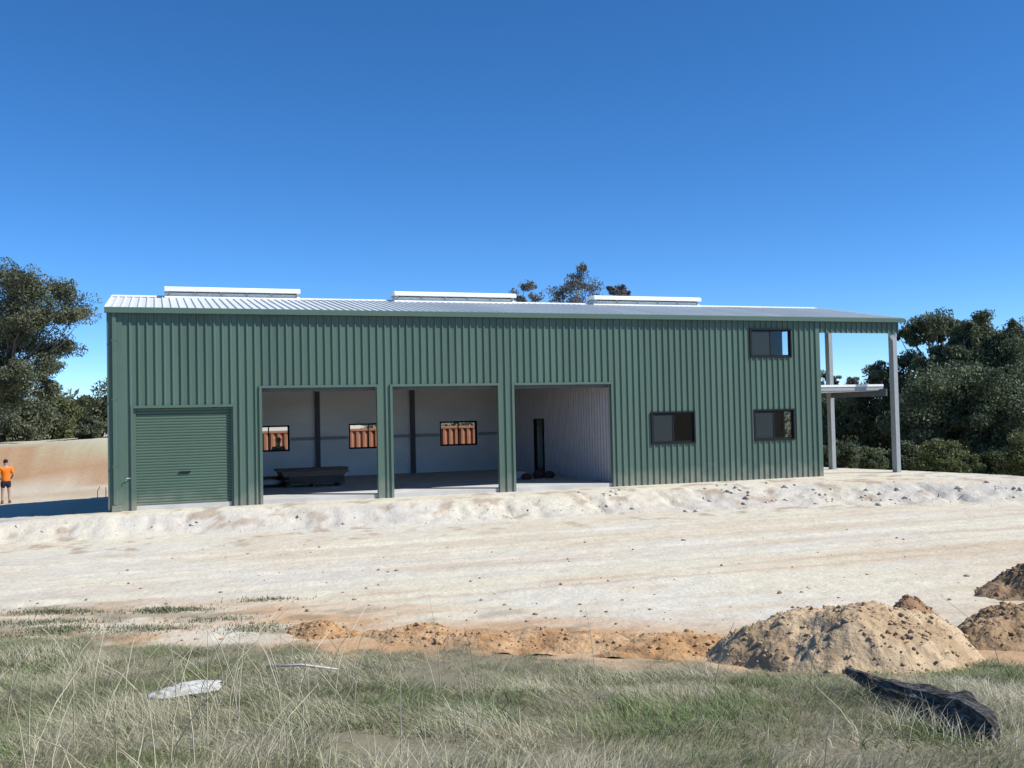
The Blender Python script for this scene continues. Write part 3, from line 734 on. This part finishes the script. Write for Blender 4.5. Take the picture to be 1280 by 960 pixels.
def mound(name, label, t0, s0, rt, rs, h, c1, c2, seed, nclod, skew=0., csize=(.015, .05), rot=0., jag=.55, pw=1.5):
    rg = np.random.default_rng(seed); n = 150
    u, v = np.meshgrid(np.linspace(-1.25, 1.25, n), np.linspace(-1.25, 1.25, n))
    cr, sr = math.cos(rot), math.sin(rot)
    T = t0+(u*rt*cr-v*rs*sr); Sx = s0+(u*rt*sr+v*rs*cr)
    x, y = xy_of(T, Sx); g = ground_z(x, y)
    r = np.sqrt((u-skew*(1-np.abs(u)))**2+v**2)+(fbm(u*1.7+seed, v*1.7, seed, 3)-.5)*jag
    hh = h*np.clip(1-r, -.3, 1)**1.0*np.where(r < 1, 1, 1.0)
    hh = np.where(r < 1, h*(1-np.clip(r, 0, 1)**pw), -(r-1)*.35)
    rough = (fbm(x*4, y*4, seed+3, 4)-.5)*.12+(fbm(x*14, y*14, seed+6, 4, .7)-.5)*.08
    hh = hh+rough*np.clip(hh*6+.1, 0, 1)*min(1, h*2.2)
    z = g+hh-.012
    ox, oy = xy_of(t0, s0); oz = gz(ox, oy)
    me = fast_mesh(name, np.stack([x-ox, y-oy, z-oz], -1).reshape(-1, 3), grid_faces(n, n))
    nc = fbm(x*2.2, y*2.2, seed+9, 4)
    C = mixc(np.broadcast_to(np.array(c1), x.shape+(3,)), np.array(c2), sstep(.4, .62, nc))
    color_attr(me, C.reshape(-1, 3))
    o = link(name, me, M['soil'], None, True); o.location = (ox, oy, oz); tag(o, label, 'soil mound')
    q = rg.uniform(-1, 1, (nclod*2, 2)); q = q[np.hypot(q[:, 0], q[:, 1]) < 1.12][:nclod]
    i = np.clip(((q[:, 0]+1.25)/2.5*(n-1)).astype(int), 0, n-1); j = np.clip(((q[:, 1]+1.25)/2.5*(n-1)).astype(int), 0, n-1)
    P = np.stack([x[j, i]-ox, y[j, i]-oy, z[j, i]-oz+.004], 1)
    sz = csize[0]+(csize[1]-csize[0])*rg.power(.16, len(q))
    cc = mixc(np.broadcast_to(np.array(c1)*1.0, (len(q), 3)), np.array(c2)*.85, rg.uniform(0, 1, len(q)))
    keep = z[j, i] > g[j, i]-.01
    clods('clods', P[keep], sz[keep], cc[keep], rg, o)
    return o
G1 = 'heaps of dug soil at the edge of the grass'
mound('soil_mound', 'large pale brown heap of dug soil beside the black log', 3.66, 11.1, 1.38, 1.2, .60, (.45, .34, .215), (.35, .25, .15), 3, 1900, skew=.05, csize=(.005, .036), jag=.6, pw=1.75)['group'] = G1
mound('soil_mound', 'rough brown clay heap just right of the large pale soil heap', 6.05, 12.1, 1.05, .85, .42, (.27, .18, .10), (.34, .235, .14), 5, 700, csize=(.008, .05))['group'] = G1
mound('soil_mound', 'brown earth heap farthest right, cut by the photo edge', 8.3, 15.0, 1.35, .95, .62, (.21, .145, .085), (.28, .19, .115), 8, 600, csize=(.008, .05))['group'] = G1
mound('soil_mound', 'smallest brown lump of clay behind the large pale heap', 5.35, 13.7, .42, .36, .26, (.26, .165, .095), (.31, .20, .12), 9, 90, csize=(.02, .06))['group'] = G1
# orange windrow in front of the tracks
for k, (t0, s0, rt, rs, h, lab) in enumerate(((-2.62, 13.35, .62, .42, .15, 'small orange clay lump at the left end of the clay ridge'), (-1.25, 12.95, 1.05, .5, .16, 'orange clay lump second from the left of the clay ridge'),
        (.35, 12.4, 1.45, .55, .18, 'long orange clay lump in the middle of the clay ridge'), (1.75, 11.95, 1.25, .6, .20, 'orange clay lump of the ridge touching the large pale heap'))):
    o = mound('clay_ridge', lab, t0, s0, rt, rs, h, (.46, .30, .165), (.38, .225, .11), 30+k, 420, csize=(.006, .04), rot=-.30, jag=1.3, pw=1.2); o['category'] = 'clay ridge'; o['group'] = 'orange clay ridge along the grass'
# loose clods on bank and tracks
rg = np.random.default_rng(12)
n = 1700; x = rg.uniform(-5, 29, n); k = rg.random(n)
tp = pl(x, [(-40, -.2), (-.7, -.45), (7.7, -1.3), (15.3, -1.3), (20.7, -1.95), (25.6, -5.3), (32, -8)]); bt = pl(x, [(-40, -1.7), (1.3, -1.8), (7.3, -2.7), (14.2, -3.4), (19, -4.25), (24.6, -6.6), (32, -9.6)])
y = bt+(tp-bt)*rg.beta(1.6, 1.6, n)+rg.normal(0, .25, n)
keep = (rg.random(n) < np.where(x > 9, 1, .35)) & (fbm(x*.8, y*.8, 99, 3) > .43); x, y = x[keep], y[keep]; n = len(x)
sz = .008+.10*rg.power(.11, n)*np.where(x > 14, 1, .5)
cc = mixc(np.broadcast_to(np.array([.54, .50, .43]), (n, 3)), np.array([.40, .33, .25]), rg.random(n)**2)
clods('bank_clods', np.stack([x, y, ground_z(x, y)+sz*.15], 1), sz, cc, rg)['label'] = 'pale soil clods strewn along the bank below the shed'
n = 2600; t = rg.uniform(-8, 9, n); s = rg.uniform(11.3, 24, n)**1.0; x, y = xy_of(t, s)
keep = (s > grass_edge(t)+.2) & (rg.random(n) < np.exp(-(s-grass_edge(t))/3.5)+.08); x, y = x[keep], y[keep]; n = len(x)
sz = .006+.036*rg.power(.18, n)
cc = mixc(np.broadcast_to(np.array([.42, .29, .18]), (n, 3)), np.array([.22, .15, .10]), rg.random(n))
clods('gravel', np.stack([x, y, ground_z(x, y)+sz*.2], 1), sz, cc, rg)['label'] = 'small clods and stones scattered over the wheel tracks'

# ------------------------------------------------------------------ log, rock, stick
lg = [np.array([6.36, -23.88, .0]), np.array([6.58, -23.4, .0]), np.array([6.80, -22.8, 0]), np.array([6.92, -22.2, 0]), np.array([7.0, -21.85, 0]), np.array([7.06, -21.5, 0])]
rr = [.12, .155, .14, .105, .06, .035]
mb = MB(); b0 = 0; n = 22; rgl = np.random.default_rng(6)
pts = []
for i in range(31):
    u = i/30*5; k = min(int(u), 4); f_ = u-k; p = lg[k]*(1-f_)+lg[k+1]*f_; r = rr[k]*(1-f_)+rr[k+1]*f_
    z = gz(p[0], p[1])+r*.55+.16*max(0, (i-14)/16)**1.2
    pts.append((p[0], p[1], z, r))
for i, (x, y, z, r) in enumerate(pts):
    for j in range(n):
        w_ = 2*math.pi*j/n
        q = r*(1+.30*(fbm(np.array([j*.9]), np.array([i*.16]), 5, 3)[0]-.5)*2+.30*(vnoise(np.array([j*1.9]), np.array([i*.45]), 9)[0]-.5))
        q *= (.55 if i in (0,) else 1)
        mb.v.append((x+q*math.cos(w_), y+q*.25*math.cos(w_), z+q*math.sin(w_)*.95))
for i in range(30):
    for j in range(n): j2 = (j+1) % n; mb.f.append((i*n+j, i*n+j2, (i+1)*n+j2, (i+1)*n+j))
mb.f.append(tuple(range(n))); mb.f.append(tuple(30*n+j for j in range(n)))
lo = mb.build('fallen_log', M['char']); tag(lo, 'black charred log lying in the grass at lower right', 'log')
for q, w_ in ((12, .5), (22, 2.3)):
    x, y, z, r = pts[q]; d = Vector((math.cos(w_), -.2, math.sin(w_)))
    MB().tube([Vector((x, y, z))+d*r*.6, Vector((x, y, z))+d*(r+.015), Vector((x+.01, y+.02, z))+d*(r+.04)], [.05, .04, .02], 8).build('branch_stub', M['char'], lo)
x, y = 1.47, -18.8
r_ = lump('limestone_rock', .36, .26, .035, M['rock'], seed=14, rough=.45, loc=(x, y, gz(x, y)+.065), sub=4, rz=.2); tag(r_, 'flat pale limestone rock lying in the grass at left', 'rock')
a = (2.24, -18.5); b = (2.9, -18.95)
tag(MB().tube([(a[0], a[1], gz(*a)+.19), ((a[0]+b[0])/2, (a[1]+b[1])/2+.03, gz((a[0]+b[0])/2, (a[1]+b[1])/2)+.20), (b[0], b[1], gz(*b)+.17)], [.010, .014, .009], 8).build('stick', M['stick'], smooth=True), 'bleached pale stick lying on the grass right of the rock', 'stick')

# ------------------------------------------------------------------ grass
def blades(name, n, tr, sr, hmin, hmax, wid, pal, seed, dens=None, lean=.8, bend=.7, edge=0.0, seg=3):
    r = np.random.default_rng(seed); m = int(n*1.7)
    t = r.uniform(*tr, m); s = r.uniform(*sr, m); x, y = xy_of(t, s)
    bare = fbm(x*.75+5, y*.75, 301, 4); ok = (r.random(m) < sstep(.26, .42, bare)) & (s > -50)
    ok &= s < grass_edge(t)+edge+(fbm(x*1.5, y*1.5, 71, 4)-.5)*3.2+r.normal(0, .28, m)
    if dens is not None: ok &= r.random(m) < dens(x, y, t, s)
    x, y, t, s = (q[ok][:n] for q in (x, y, t, s)); n = len(x); z = ground_z(x, y)-.01
    cl = fbm(x*1.7, y*1.7, seed+5, 4); h = (hmin+(hmax-hmin)*r.beta(2, 2.6, n))*(.25+1.5*cl)*(.5+.5*sstep(0, 2.2, grass_edge(t)-s))
    # wind and clumps give neighbouring blades a common lean
    th = fbm(x*.9, y*.9, seed+8, 2)*9+r.normal(0, .9, n); ln = lean*(.4+r.random(n))
    dx, dy = np.cos(th)*ln, np.sin(th)*ln
    w = wid*r.uniform(.6, 1.4, n); pa = r.uniform(0, 3.14, n); px, py = np.cos(pa)*w/2, np.sin(pa)*w/2
    V = []
    for k in range(seg):
        f = k/seg; q = f*(1-bend)+f*f*bend*1.3; ww = 1-.55*f
        cx, cy, cz = x+dx*h*q, y+dy*h*q, z+h*(f-.28*bend*f*f*ln*2)
        V += [np.stack([cx-px*ww, cy-py*ww, cz], 1), np.stack([cx+px*ww, cy+py*ww, cz], 1)]
    V.append(np.stack([x+dx*h*(1+.3*bend), y+dy*h*(1+.3*bend), z+h*(1-.56*bend*ln)], 1))
    V = np.stack(V, 1); nv = V.shape[1]; base = np.arange(n)[:, None]*nv
    Q = np.concatenate([base+np.array([[2*k, 2*k+1, 2*k+3, 2*k+2]]) for k in range(seg-1)]) if seg > 1 else np.zeros((0, 4), int)
    T = base+np.array([[2*seg-2, 2*seg-1, 2*seg]])
    me = fast_mesh(name, V.reshape(-1, 3), [Q, T])
    sel = np.clip(fbm(x*1.1, y*1.1, seed+2, 4)*2.6-.85+r.normal(0, .22, n), 0, .999)*(len(pal)-1)
    i = sel.astype(int); f = (sel-i)[:, None]; pal = np.array(pal); C = (pal[i]*(1-f)+pal[np.minimum(i+1, len(pal)-1)]*f)*r.uniform(.75, 1.25, (n, 1))
    color_attr(me, np.repeat(C, nv, 0))
    return tag(link(name, me, M['grass']), kind='stuff')
PALG = [(.14, .20, .065), (.22, .25, .11), (.34, .33, .205), (.45, .42, .285), (.54, .50, .36)]
blades('grass', 185000, (-9, 9), (4.6, 13.8), .04, .17, .0048, PALG, 1)['label'] = 'short green and grey grass covering the foreground slope'
blades('dry_grass', 70000, (-9, 9), (4.6, 13.6), .10, .34, .0042, PALG[2:], 2, dens=lambda x, y, t, s: sstep(.40, .62, fbm(x*.7, y*.7, 3, 3)), lean=.9)['label'] = 'taller pale dry grass mixed through the foreground'
blades('grass_verge', 60000, (-16, 16), (-3, 14), .08, .26, .007, PALG, 3, dens=lambda x, y, t, s: ((np.abs(t) > 8.8) | (s < 4.8))*1.0)['label'] = 'grass continuing beside and behind the viewpoint'
blades('grass_tufts', 26000, (-9, 9), (4.6, 13.4), .08, .24, .010, [(.10, .165, .05), (.15, .21, .075), (.22, .25, .11)], 4, dens=lambda x, y, t, s: sstep(.56, .66, fbm(x*1.4, y*1.4, 401, 3)), lean=.9)['label'] = 'broad bladed green tufts in the foreground grass'
# tall seeding straw stems, most of them at lower left
def stems(n, seed):
    r = np.random.default_rng(seed); mb = MB(); C = []
    for k in range(n):
        t = r.normal(-2.4, 1.1) if r.random() < .75 else r.uniform(-5, 5); s = r.uniform(5.2, 9.8)
        x, y = xy_of(t, s); z = gz(x, y); h = r.uniform(.4, 1.05)*(.8 if s < 6 else 1); th = r.uniform(0, 6.28); ln = r.uniform(.15, .8)*h
        p = [(x+math.cos(th)*ln*f*f, y+math.sin(th)*ln*f*f, z+h*f*(1-.12*f)) for f in (0, .35, .7, 1)]
        n0 = len(mb.v); mb.tube(p, [.0045, .004, .003, .0016], 4, cap=False); c = np.array([.60, .55, .38])*r.uniform(.75, 1.15); C += [c]*(len(mb.v)-n0)
    me = bpy.data.meshes.new('grass_stems'); me.from_pydata(mb.v, [], mb.f); color_attr(me, np.array(C)); return link('grass_stems', me, M['grass'])
tag(stems(130, 7), 'tall bleached grass stems standing above the foreground grass', kind='stuff')
# low weeds scattered on the bare ground
wd = np.random.default_rng(21)
def weed(t0, s0, rt, rs, n, seed):
    r = np.random.default_rng(seed); q = r.normal(0, .42, (n, 2))*(1+.6*r.random((n, 1))); t = t0+q[:, 0]*rt; s = s0+q[:, 1]*rs; x, y = xy_of(t, s); z = ground_z(x, y)
    h = r.uniform(.015, .06, n); th = r.uniform(0, 6.28, n); w = .009
    a = np.stack([x-w*np.cos(th), y-w*np.sin(th), z], 1); b = np.stack([x+w*np.cos(th), y+w*np.sin(th), z], 1); c = np.stack([x+h*.6*np.sin(th), y-h*.6*np.cos(th), z+h], 1)
    return np.stack([a, b, c], 1).reshape(-1, 3)
VW = [weed(-5.35, 15.4, .55, .22, 1300, 1), weed(-7.1, 15.4, .6, .2, 900, 2), weed(-6.4, 13.9, .5, .3, 900, 3), weed(-4.1, 16.2, .5, .2, 300, 4), weed(-3.6, 13.7, .4, .3, 500, 5), weed(-7.6, 13.6, .7, .3, 1100, 6), weed(-6.9, 14.6, .9, .25, 700, 7), weed(-5.2, 13.9, .8, .35, 700, 8), weed(-4.4, 14.5, .6, .2, 350, 9)]
VW = np.concatenate(VW); me = fast_mesh('low_weeds', VW, np.arange(len(VW)).reshape(-1, 3))
color_attr(me, np.repeat(np.array([.20, .205, .12])*wd.uniform(.6, 1.4, (len(VW)//3, 1)), 3, 0))
tag(link('low_weeds', me, M['grass']), 'grey green low weeds on the bare ground at left', kind='stuff')

# ------------------------------------------------------------------ trees
def leaf_mesh(name, P, tone, size, r, pal, droop=.6):
    n = len(P); d = r.normal(0, 1, (n, 3)); d[:, 2] -= droop; d /= np.linalg.norm(d, axis=1)[:, None]
    e = np.cross(d, r.normal(0, 1, (n, 3))); e /= np.linalg.norm(e, axis=1)[:, None]
    l = size*r.uniform(.6, 1.4, (n, 1)); w = l*.36
    V = np.stack([P-d*l*.5, P+e*w*.5, P+d*l*.5, P-e*w*.5], 1)
    me = fast_mesh(name, V.reshape(-1, 3), np.arange(4*n).reshape(-1, 4))
    k = np.clip(tone+r.normal(0, .16, n), 0, 1)[:, None]; C = np.array(pal[0])*(1-k)+np.array(pal[1])*k
    color_attr(me, np.repeat(C, 4, 0))
    return me
GUM = ((.065, .082, .048), (.185, .200, .120)); GUMR = ((.060, .082, .044), (.175, .205, .110)); OLIVE = ((.070, .092, .034), (.20, .21, .09)); GREYT = ((.08, .085, .075), (.19, .175, .15))
def tree(name, label, base, lobes, seed, pal, leaf=.20, per=260, sub=7, grow=1.05, group=None, cat='tree', trunk_r=.22, fork=.45, depth=1.0, flat=.75, limbs=True, fill=0):
    """lobes: (lateral, height, radius) from the base, metres; lateral runs along the camera's right; the depth of each lobe is random"""
    r = np.random.default_rng(seed); base = np.array(base, float); lat = RT0
    o = empty(name, tuple(base)); tag(o, label, cat, group)
    dv = np.array([math.sin(YAW), math.cos(YAW), 0]); mb = MB(); P = []; tone = []
    lobes = list(lobes)
    for _ in range(fill):
        i, j = r.integers(0, len(lobes), 2); f = r.random(); A, B = lobes[i], lobes[j]
        lobes.append((A[0]*f+B[0]*(1-f)+r.normal(0, .3), max(.4, A[1]*f+B[1]*(1-f)+r.normal(-.1, .25)), (A[2]+B[2])/2*r.uniform(.45, .95)))
    hmax = max(l[1] for l in lobes); span = max(abs(l[0]) for l in lobes)+.5
    cx = np.mean([l[0] for l in lobes]); fk = np.array([0, 0, 0])+lat*cx*.25+np.array([0, 0, hmax*fork])
    mid = fk*.5+lat*r.normal(0, .12)
    mb.tube([(0, 0, -.4), (0, 0, .05), tuple(mid), tuple(fk)], [trunk_r*1.35, trunk_r*1.1, trunk_r*.85, trunk_r*.7], 9)
    for (a, h, rad) in lobes:
        c = lat*a+dv*r.uniform(-1, 1)*depth*min(span, 3.0)+np.array([0, 0, h])
        if limbs:
            k1 = fk+(c-fk)*.45+r.normal(0, .18, 3)+np.array([0, 0, -.15*abs(a)]); e = c-np.array([0, 0, rad*.3])
            k0 = fk+(k1-fk)*.5+r.normal(0, .14, 3); k2 = k1+(e-k1)*.5+r.normal(0, .22, 3)
            mb.tube([tuple(fk), tuple(k0), tuple(k1), tuple(k2), tuple(e)], [trunk_r*.52, trunk_r*.42, trunk_r*.33, trunk_r*.22, trunk_r*.09], 6)
        rad = rad*grow; ns = max(5, int(sub*2.2*rad**1.1))
        for q in range(ns):
            d = r.normal(0, 1, 3); d /= np.linalg.norm(d); sc_ = c+d*rad*np.array([1, 1, .85])*r.uniform(.1, .95)
            if limbs and q % 2 == 0: mb.tube([tuple(c-np.array([0, 0, rad*.3])), tuple((c+sc_)/2+r.normal(0, .08, 3)), tuple(sc_)], [trunk_r*.13, trunk_r*.09, trunk_r*.03], 4, cap=False)
            m = int(per*r.uniform(.35, 1.1)); cr = rad*r.uniform(.20, .48)
            g = r.normal(0, 1, (m, 3)); ng = np.linalg.norm(g, axis=1)[:, None]; g *= np.minimum(1, 1.7/ng)*r.uniform(.6, 1.3, (1, 3))
            P.append(sc_+g*cr*np.array([1, 1, flat])); tone.append(np.full(m, r.uniform(.05, .9)))
    P = np.concatenate(P); tone = np.concatenate(tone)
    mb.build('trunk', M['bark'], o, smooth=True)
    link('crown', leaf_mesh('crown', P, tone, leaf, r, pal), M['leaf'], o)
    return o
def lobes_px(s, basepx, L):
    """lobe list from picture measurements (x, y, radius in px) for a tree s metres away"""
    k = s/FPX
    return [((x-basepx[0])*k, (basepx[1]-y)*k, rp*k) for (x, y, rp) in L]
def base_at(x, s):
    p = at(x, 520, s); X_, Y_ = p[0], p[1]; return (X_, Y_, gz(X_, Y_))
def ground_px(x, s):
    b = np.array(base_at(x, s)); d = b-CAM; return 480-FPX*(d@UP)/(d@FW)
def tree_px(name, label, x, s, L, seed, pal, **kw):
    return tree(name, label, base_at(x, s), lobes_px(s, (x, ground_px(x, s)), L), seed, pal, **kw)
# left
tree_px('gum_tree', 'tall gum tree with a spreading crown at the left edge of the photo', -6, 62,
        [(5, 360, 26), (30, 352, 22), (55, 358, 18), (75, 366, 20), (92, 392, 20), (101, 398, 13), (65, 395, 24), (30, 390, 30), (-15, 380, 34), (-45, 400, 34), (-10, 425, 30), (30, 430, 26), (55, 430, 20), (66, 453, 15), (48, 470, 18), (18, 468, 22), (36, 488, 18), (10, 482, 22), (-12, 490, 24), (-25, 460, 30), (-60, 440, 28), (56, 488, 12), (-50, 500, 20), (8, 500, 14)],
        2, GUM, leaf=.19, per=230, sub=6, trunk_r=.20, fork=.40, fill=16, grow=1.12)
for k, (x, s, lab, L) in enumerate((
        (25, 70, 'dark bushy tree under the crown of the tall gum', [(0, 520, 24), (25, 512, 24), (45, 520, 22), (10, 545, 22), (40, 545, 22), (-15, 545, 20)]),
        (75, 74, 'rounded green tree between the tall gum and the shed', [(60, 512, 20), (80, 508, 22), (98, 514, 20), (70, 538, 22), (95, 538, 22), (112, 530, 16)]),
        (126, 68, 'dark tree beside the left corner of the shed', [(128, 500, 13), (136, 512, 18), (124, 522, 16), (140, 535, 20), (118, 545, 16), (150, 500, 22), (165, 530, 24)]),
        (-45, 72, 'dark bushy tree at the far left edge', [(-40, 505, 28), (-60, 520, 28), (-25, 535, 24), (-60, 545, 24)]))):
    tree_px('bush_tree', lab, x, s, L, 40+k, GUM if k != 1 else OLIVE, leaf=.25, per=240, sub=4, fill=10, group='trees on the rise left of the shed', trunk_r=.14, fork=.3)
# behind the shed
tree_px('gum_tree', 'tall thin topped tree rising above the roof behind the shed', 722, 82, [(733, 332, 9), (728, 347, 13), (737, 360, 14), (715, 362, 14), (700, 371, 12), (725, 376, 18), (745, 376, 12), (705, 390, 18), (735, 400, 22), (690, 380, 9), (715, 420, 24)], 61, GREYT, leaf=.20, per=90, sub=6, group='trees behind the shed', trunk_r=.2, fork=.55)
tree_px('gum_tree', 'low sparse tree top left of the tall tree behind the roof', 660, 84, [(647, 366, 8), (658, 360, 9), (668, 359, 8), (672, 372, 9), (655, 376, 9), (662, 395, 18), (680, 392, 14)], 62, GREYT, leaf=.20, per=65, sub=6, group='trees behind the shed', trunk_r=.16, fork=.6)
tree_px('gum_tree', 'small round tree top just above a roof vent behind the shed', 776, 84, [(770, 361, 7), (780, 361, 9), (788, 366, 6), (775, 380, 14), (790, 390, 14)], 63, GREYT, leaf=.20, per=130, sub=7, group='trees behind the shed', trunk_r=.16, fork=.6)
# right
RTREE = [
    (1185, 58, 'gum with open crown and bare limbs right of the awning post', [(1160, 404, 12), (1174, 400, 14), (1190, 404, 13), (1178, 416, 12), (1198, 418, 11), (1206, 402, 9), (1150, 412, 8), (1140, 416, 6), (1155, 448, 14), (1175, 462, 16), (1200, 455, 16), (1210, 440, 10)], GUMR, dict(per=150, sub=9, trunk_r=.17, fork=.5, fill=26, grow=1.35)),
    (1246, 57, 'tall gum with a peaked crown near the right edge', [(1249, 397, 9), (1244, 410, 11), (1256, 420, 13), (1236, 420, 11), (1228, 436, 14), (1250, 440, 18), (1270, 436, 14), (1282, 425, 12), (1240, 462, 22), (1268, 468, 22)], GUMR, dict(per=160, sub=9, trunk_r=.17, fork=.5, fill=26, grow=1.3)),
    (1300, 58, 'dark gum cut by the right edge of the photo', [(1276, 422, 13), (1290, 415, 20), (1310, 425, 24), (1290, 450, 26), (1320, 460, 30), (1285, 490, 26), (1315, 500, 28), (1290, 530, 26)], GUMR, dict(per=240, sub=5, fill=20, grow=1.25)),
    (1110, 60, 'dark rounded tree behind the awning post', [(1092, 465, 10), (1098, 476, 14), (1115, 468, 12), (1118, 482, 18), (1105, 500, 20), (1085, 490, 12), (1130, 500, 20), (1110, 525, 22), (1135, 462, 12)], GUMR, dict(per=260, sub=5, fill=20, grow=1.25)),
    (1165, 52, 'dense dark tree under the open crowned gum', [(1145, 482, 18), (1170, 480, 22), (1195, 478, 20), (1150, 508, 24), (1185, 508, 26), (1165, 535, 24), (1195, 540, 22)], GUMR, dict(per=280, sub=5, fill=20, grow=1.25)),
    (1235, 51, 'dense dark tree below the peaked gum at right', [(1220, 475, 22), (1245, 485, 24), (1265, 492, 22), (1225, 508, 26), (1255, 520, 26), (1235, 540, 24), (1275, 535, 22)], GUMR, dict(per=280, sub=5, fill=20, grow=1.25)),
    (1060, 62, 'dark tree seen below the balcony beside the thin post', [(1040, 505, 16), (1060, 500, 18), (1080, 508, 18), (1045, 530, 20), (1075, 535, 20), (1055, 555, 18), (1030, 525, 18)], GUMR, dict(per=260, sub=5, fill=20, grow=1.25)),
    (1025, 66, 'low tree just showing past the right end of the shed wall', [(1030, 470, 6), (1020, 485, 14), (1000, 480, 16), (1035, 512, 16), (1015, 525, 22), (1040, 545, 18), (1020, 555, 18)], GUMR, dict(per=240, sub=5, fill=20, grow=1.25)),
    (1050, 80, 'far tree top on the skyline above the balcony', [(1050, 476, 8), (1062, 480, 8), (1075, 478, 8), (1040, 484, 8), (1060, 495, 14)], GREYT, dict(per=160, sub=6)),
]
for k, (x, s, lab, L_, pal, kw) in enumerate(RTREE):
    if kw.get('fill') == 20: L_ = L_+[(x-18, 560, 20), (x+14, 565, 20), (x-4, 585, 20)]
    tree_px('gum_tree', lab, x, s, L_, 80+k, pal, leaf=.185, group='trees right of the shed', **kw)
SHR = [(1190, 44, 'yellow green rounded shrub at the pad edge right of the awning post', [(1160, 572, 13), (1172, 562, 14), (1187, 561, 13), (1200, 572, 12), (1175, 582, 16), (1195, 585, 13)]),
       (1225, 45, 'green shrub right of the yellow green one at the pad edge', [(1220, 576, 12), (1235, 572, 13), (1230, 588, 12), (1248, 582, 11)]),
       (1268, 43, 'olive shrub at the right edge of the pad', [(1262, 560, 13), (1276, 553, 14), (1272, 575, 14), (1288, 570, 14), (1262, 585, 12)]),
       (1085, 46, 'low olive shrub behind the awning between the posts', [(1072, 565, 13), (1090, 570, 12), (1100, 578, 12), (1080, 582, 12)]),
       (1058, 47, 'low olive shrub beside the thin rear post', [(1035, 560, 14), (1055, 563, 14), (1045, 577, 14), (1062, 580, 10), (1030, 580, 12)]),
       (1140, 46, 'dark low shrub behind the base of the awning post', [(1118, 570, 12), (1135, 562, 13), (1150, 575, 12), (1130, 582, 12)])]
for k, (x, s, lab, L_) in enumerate(SHR):
    tree_px('shrub', lab, x, s, L_, 120+k, (OLIVE, ((.055, .075, .03), (.15, .165, .075)), OLIVE, GUMR, GUMR, GUMR)[k], leaf=.13, per=260, sub=14, group='shrubs along the edge of the pad', cat='shrub', trunk_r=.06, fork=.2, depth=.3, fill=5)
# far bushland, one mass all round
r = np.random.default_rng(77); P = []; tone = []
for k in range(520):
    a = r.uniform(0, 6.283); d = r.uniform(125, 210); x = CAM[0]+math.cos(a)*d; y = CAM[1]+math.sin(a)*d
    g = gz(x, y); h = r.uniform(3.0, 5.0); m = 90
    q = r.normal(0, 1, (m, 3)); q /= np.linalg.norm(q, axis=1)[:, None]; q *= r.random((m, 1))**.4
    P.append(np.array([x, y, g+h*.55])+q*np.array([r.uniform(3, 6), r.uniform(3, 6), h*.55])); tone.append(np.full(m, r.uniform(.1, .7)))
P = np.concatenate(P); tone = np.concatenate(tone)
tag(link('far_bushland', leaf_mesh('far_bushland', P, tone, 1.3, r, GUM, 0), M['leaf']), 'far off low bushland ringing the clearing', kind='stuff')
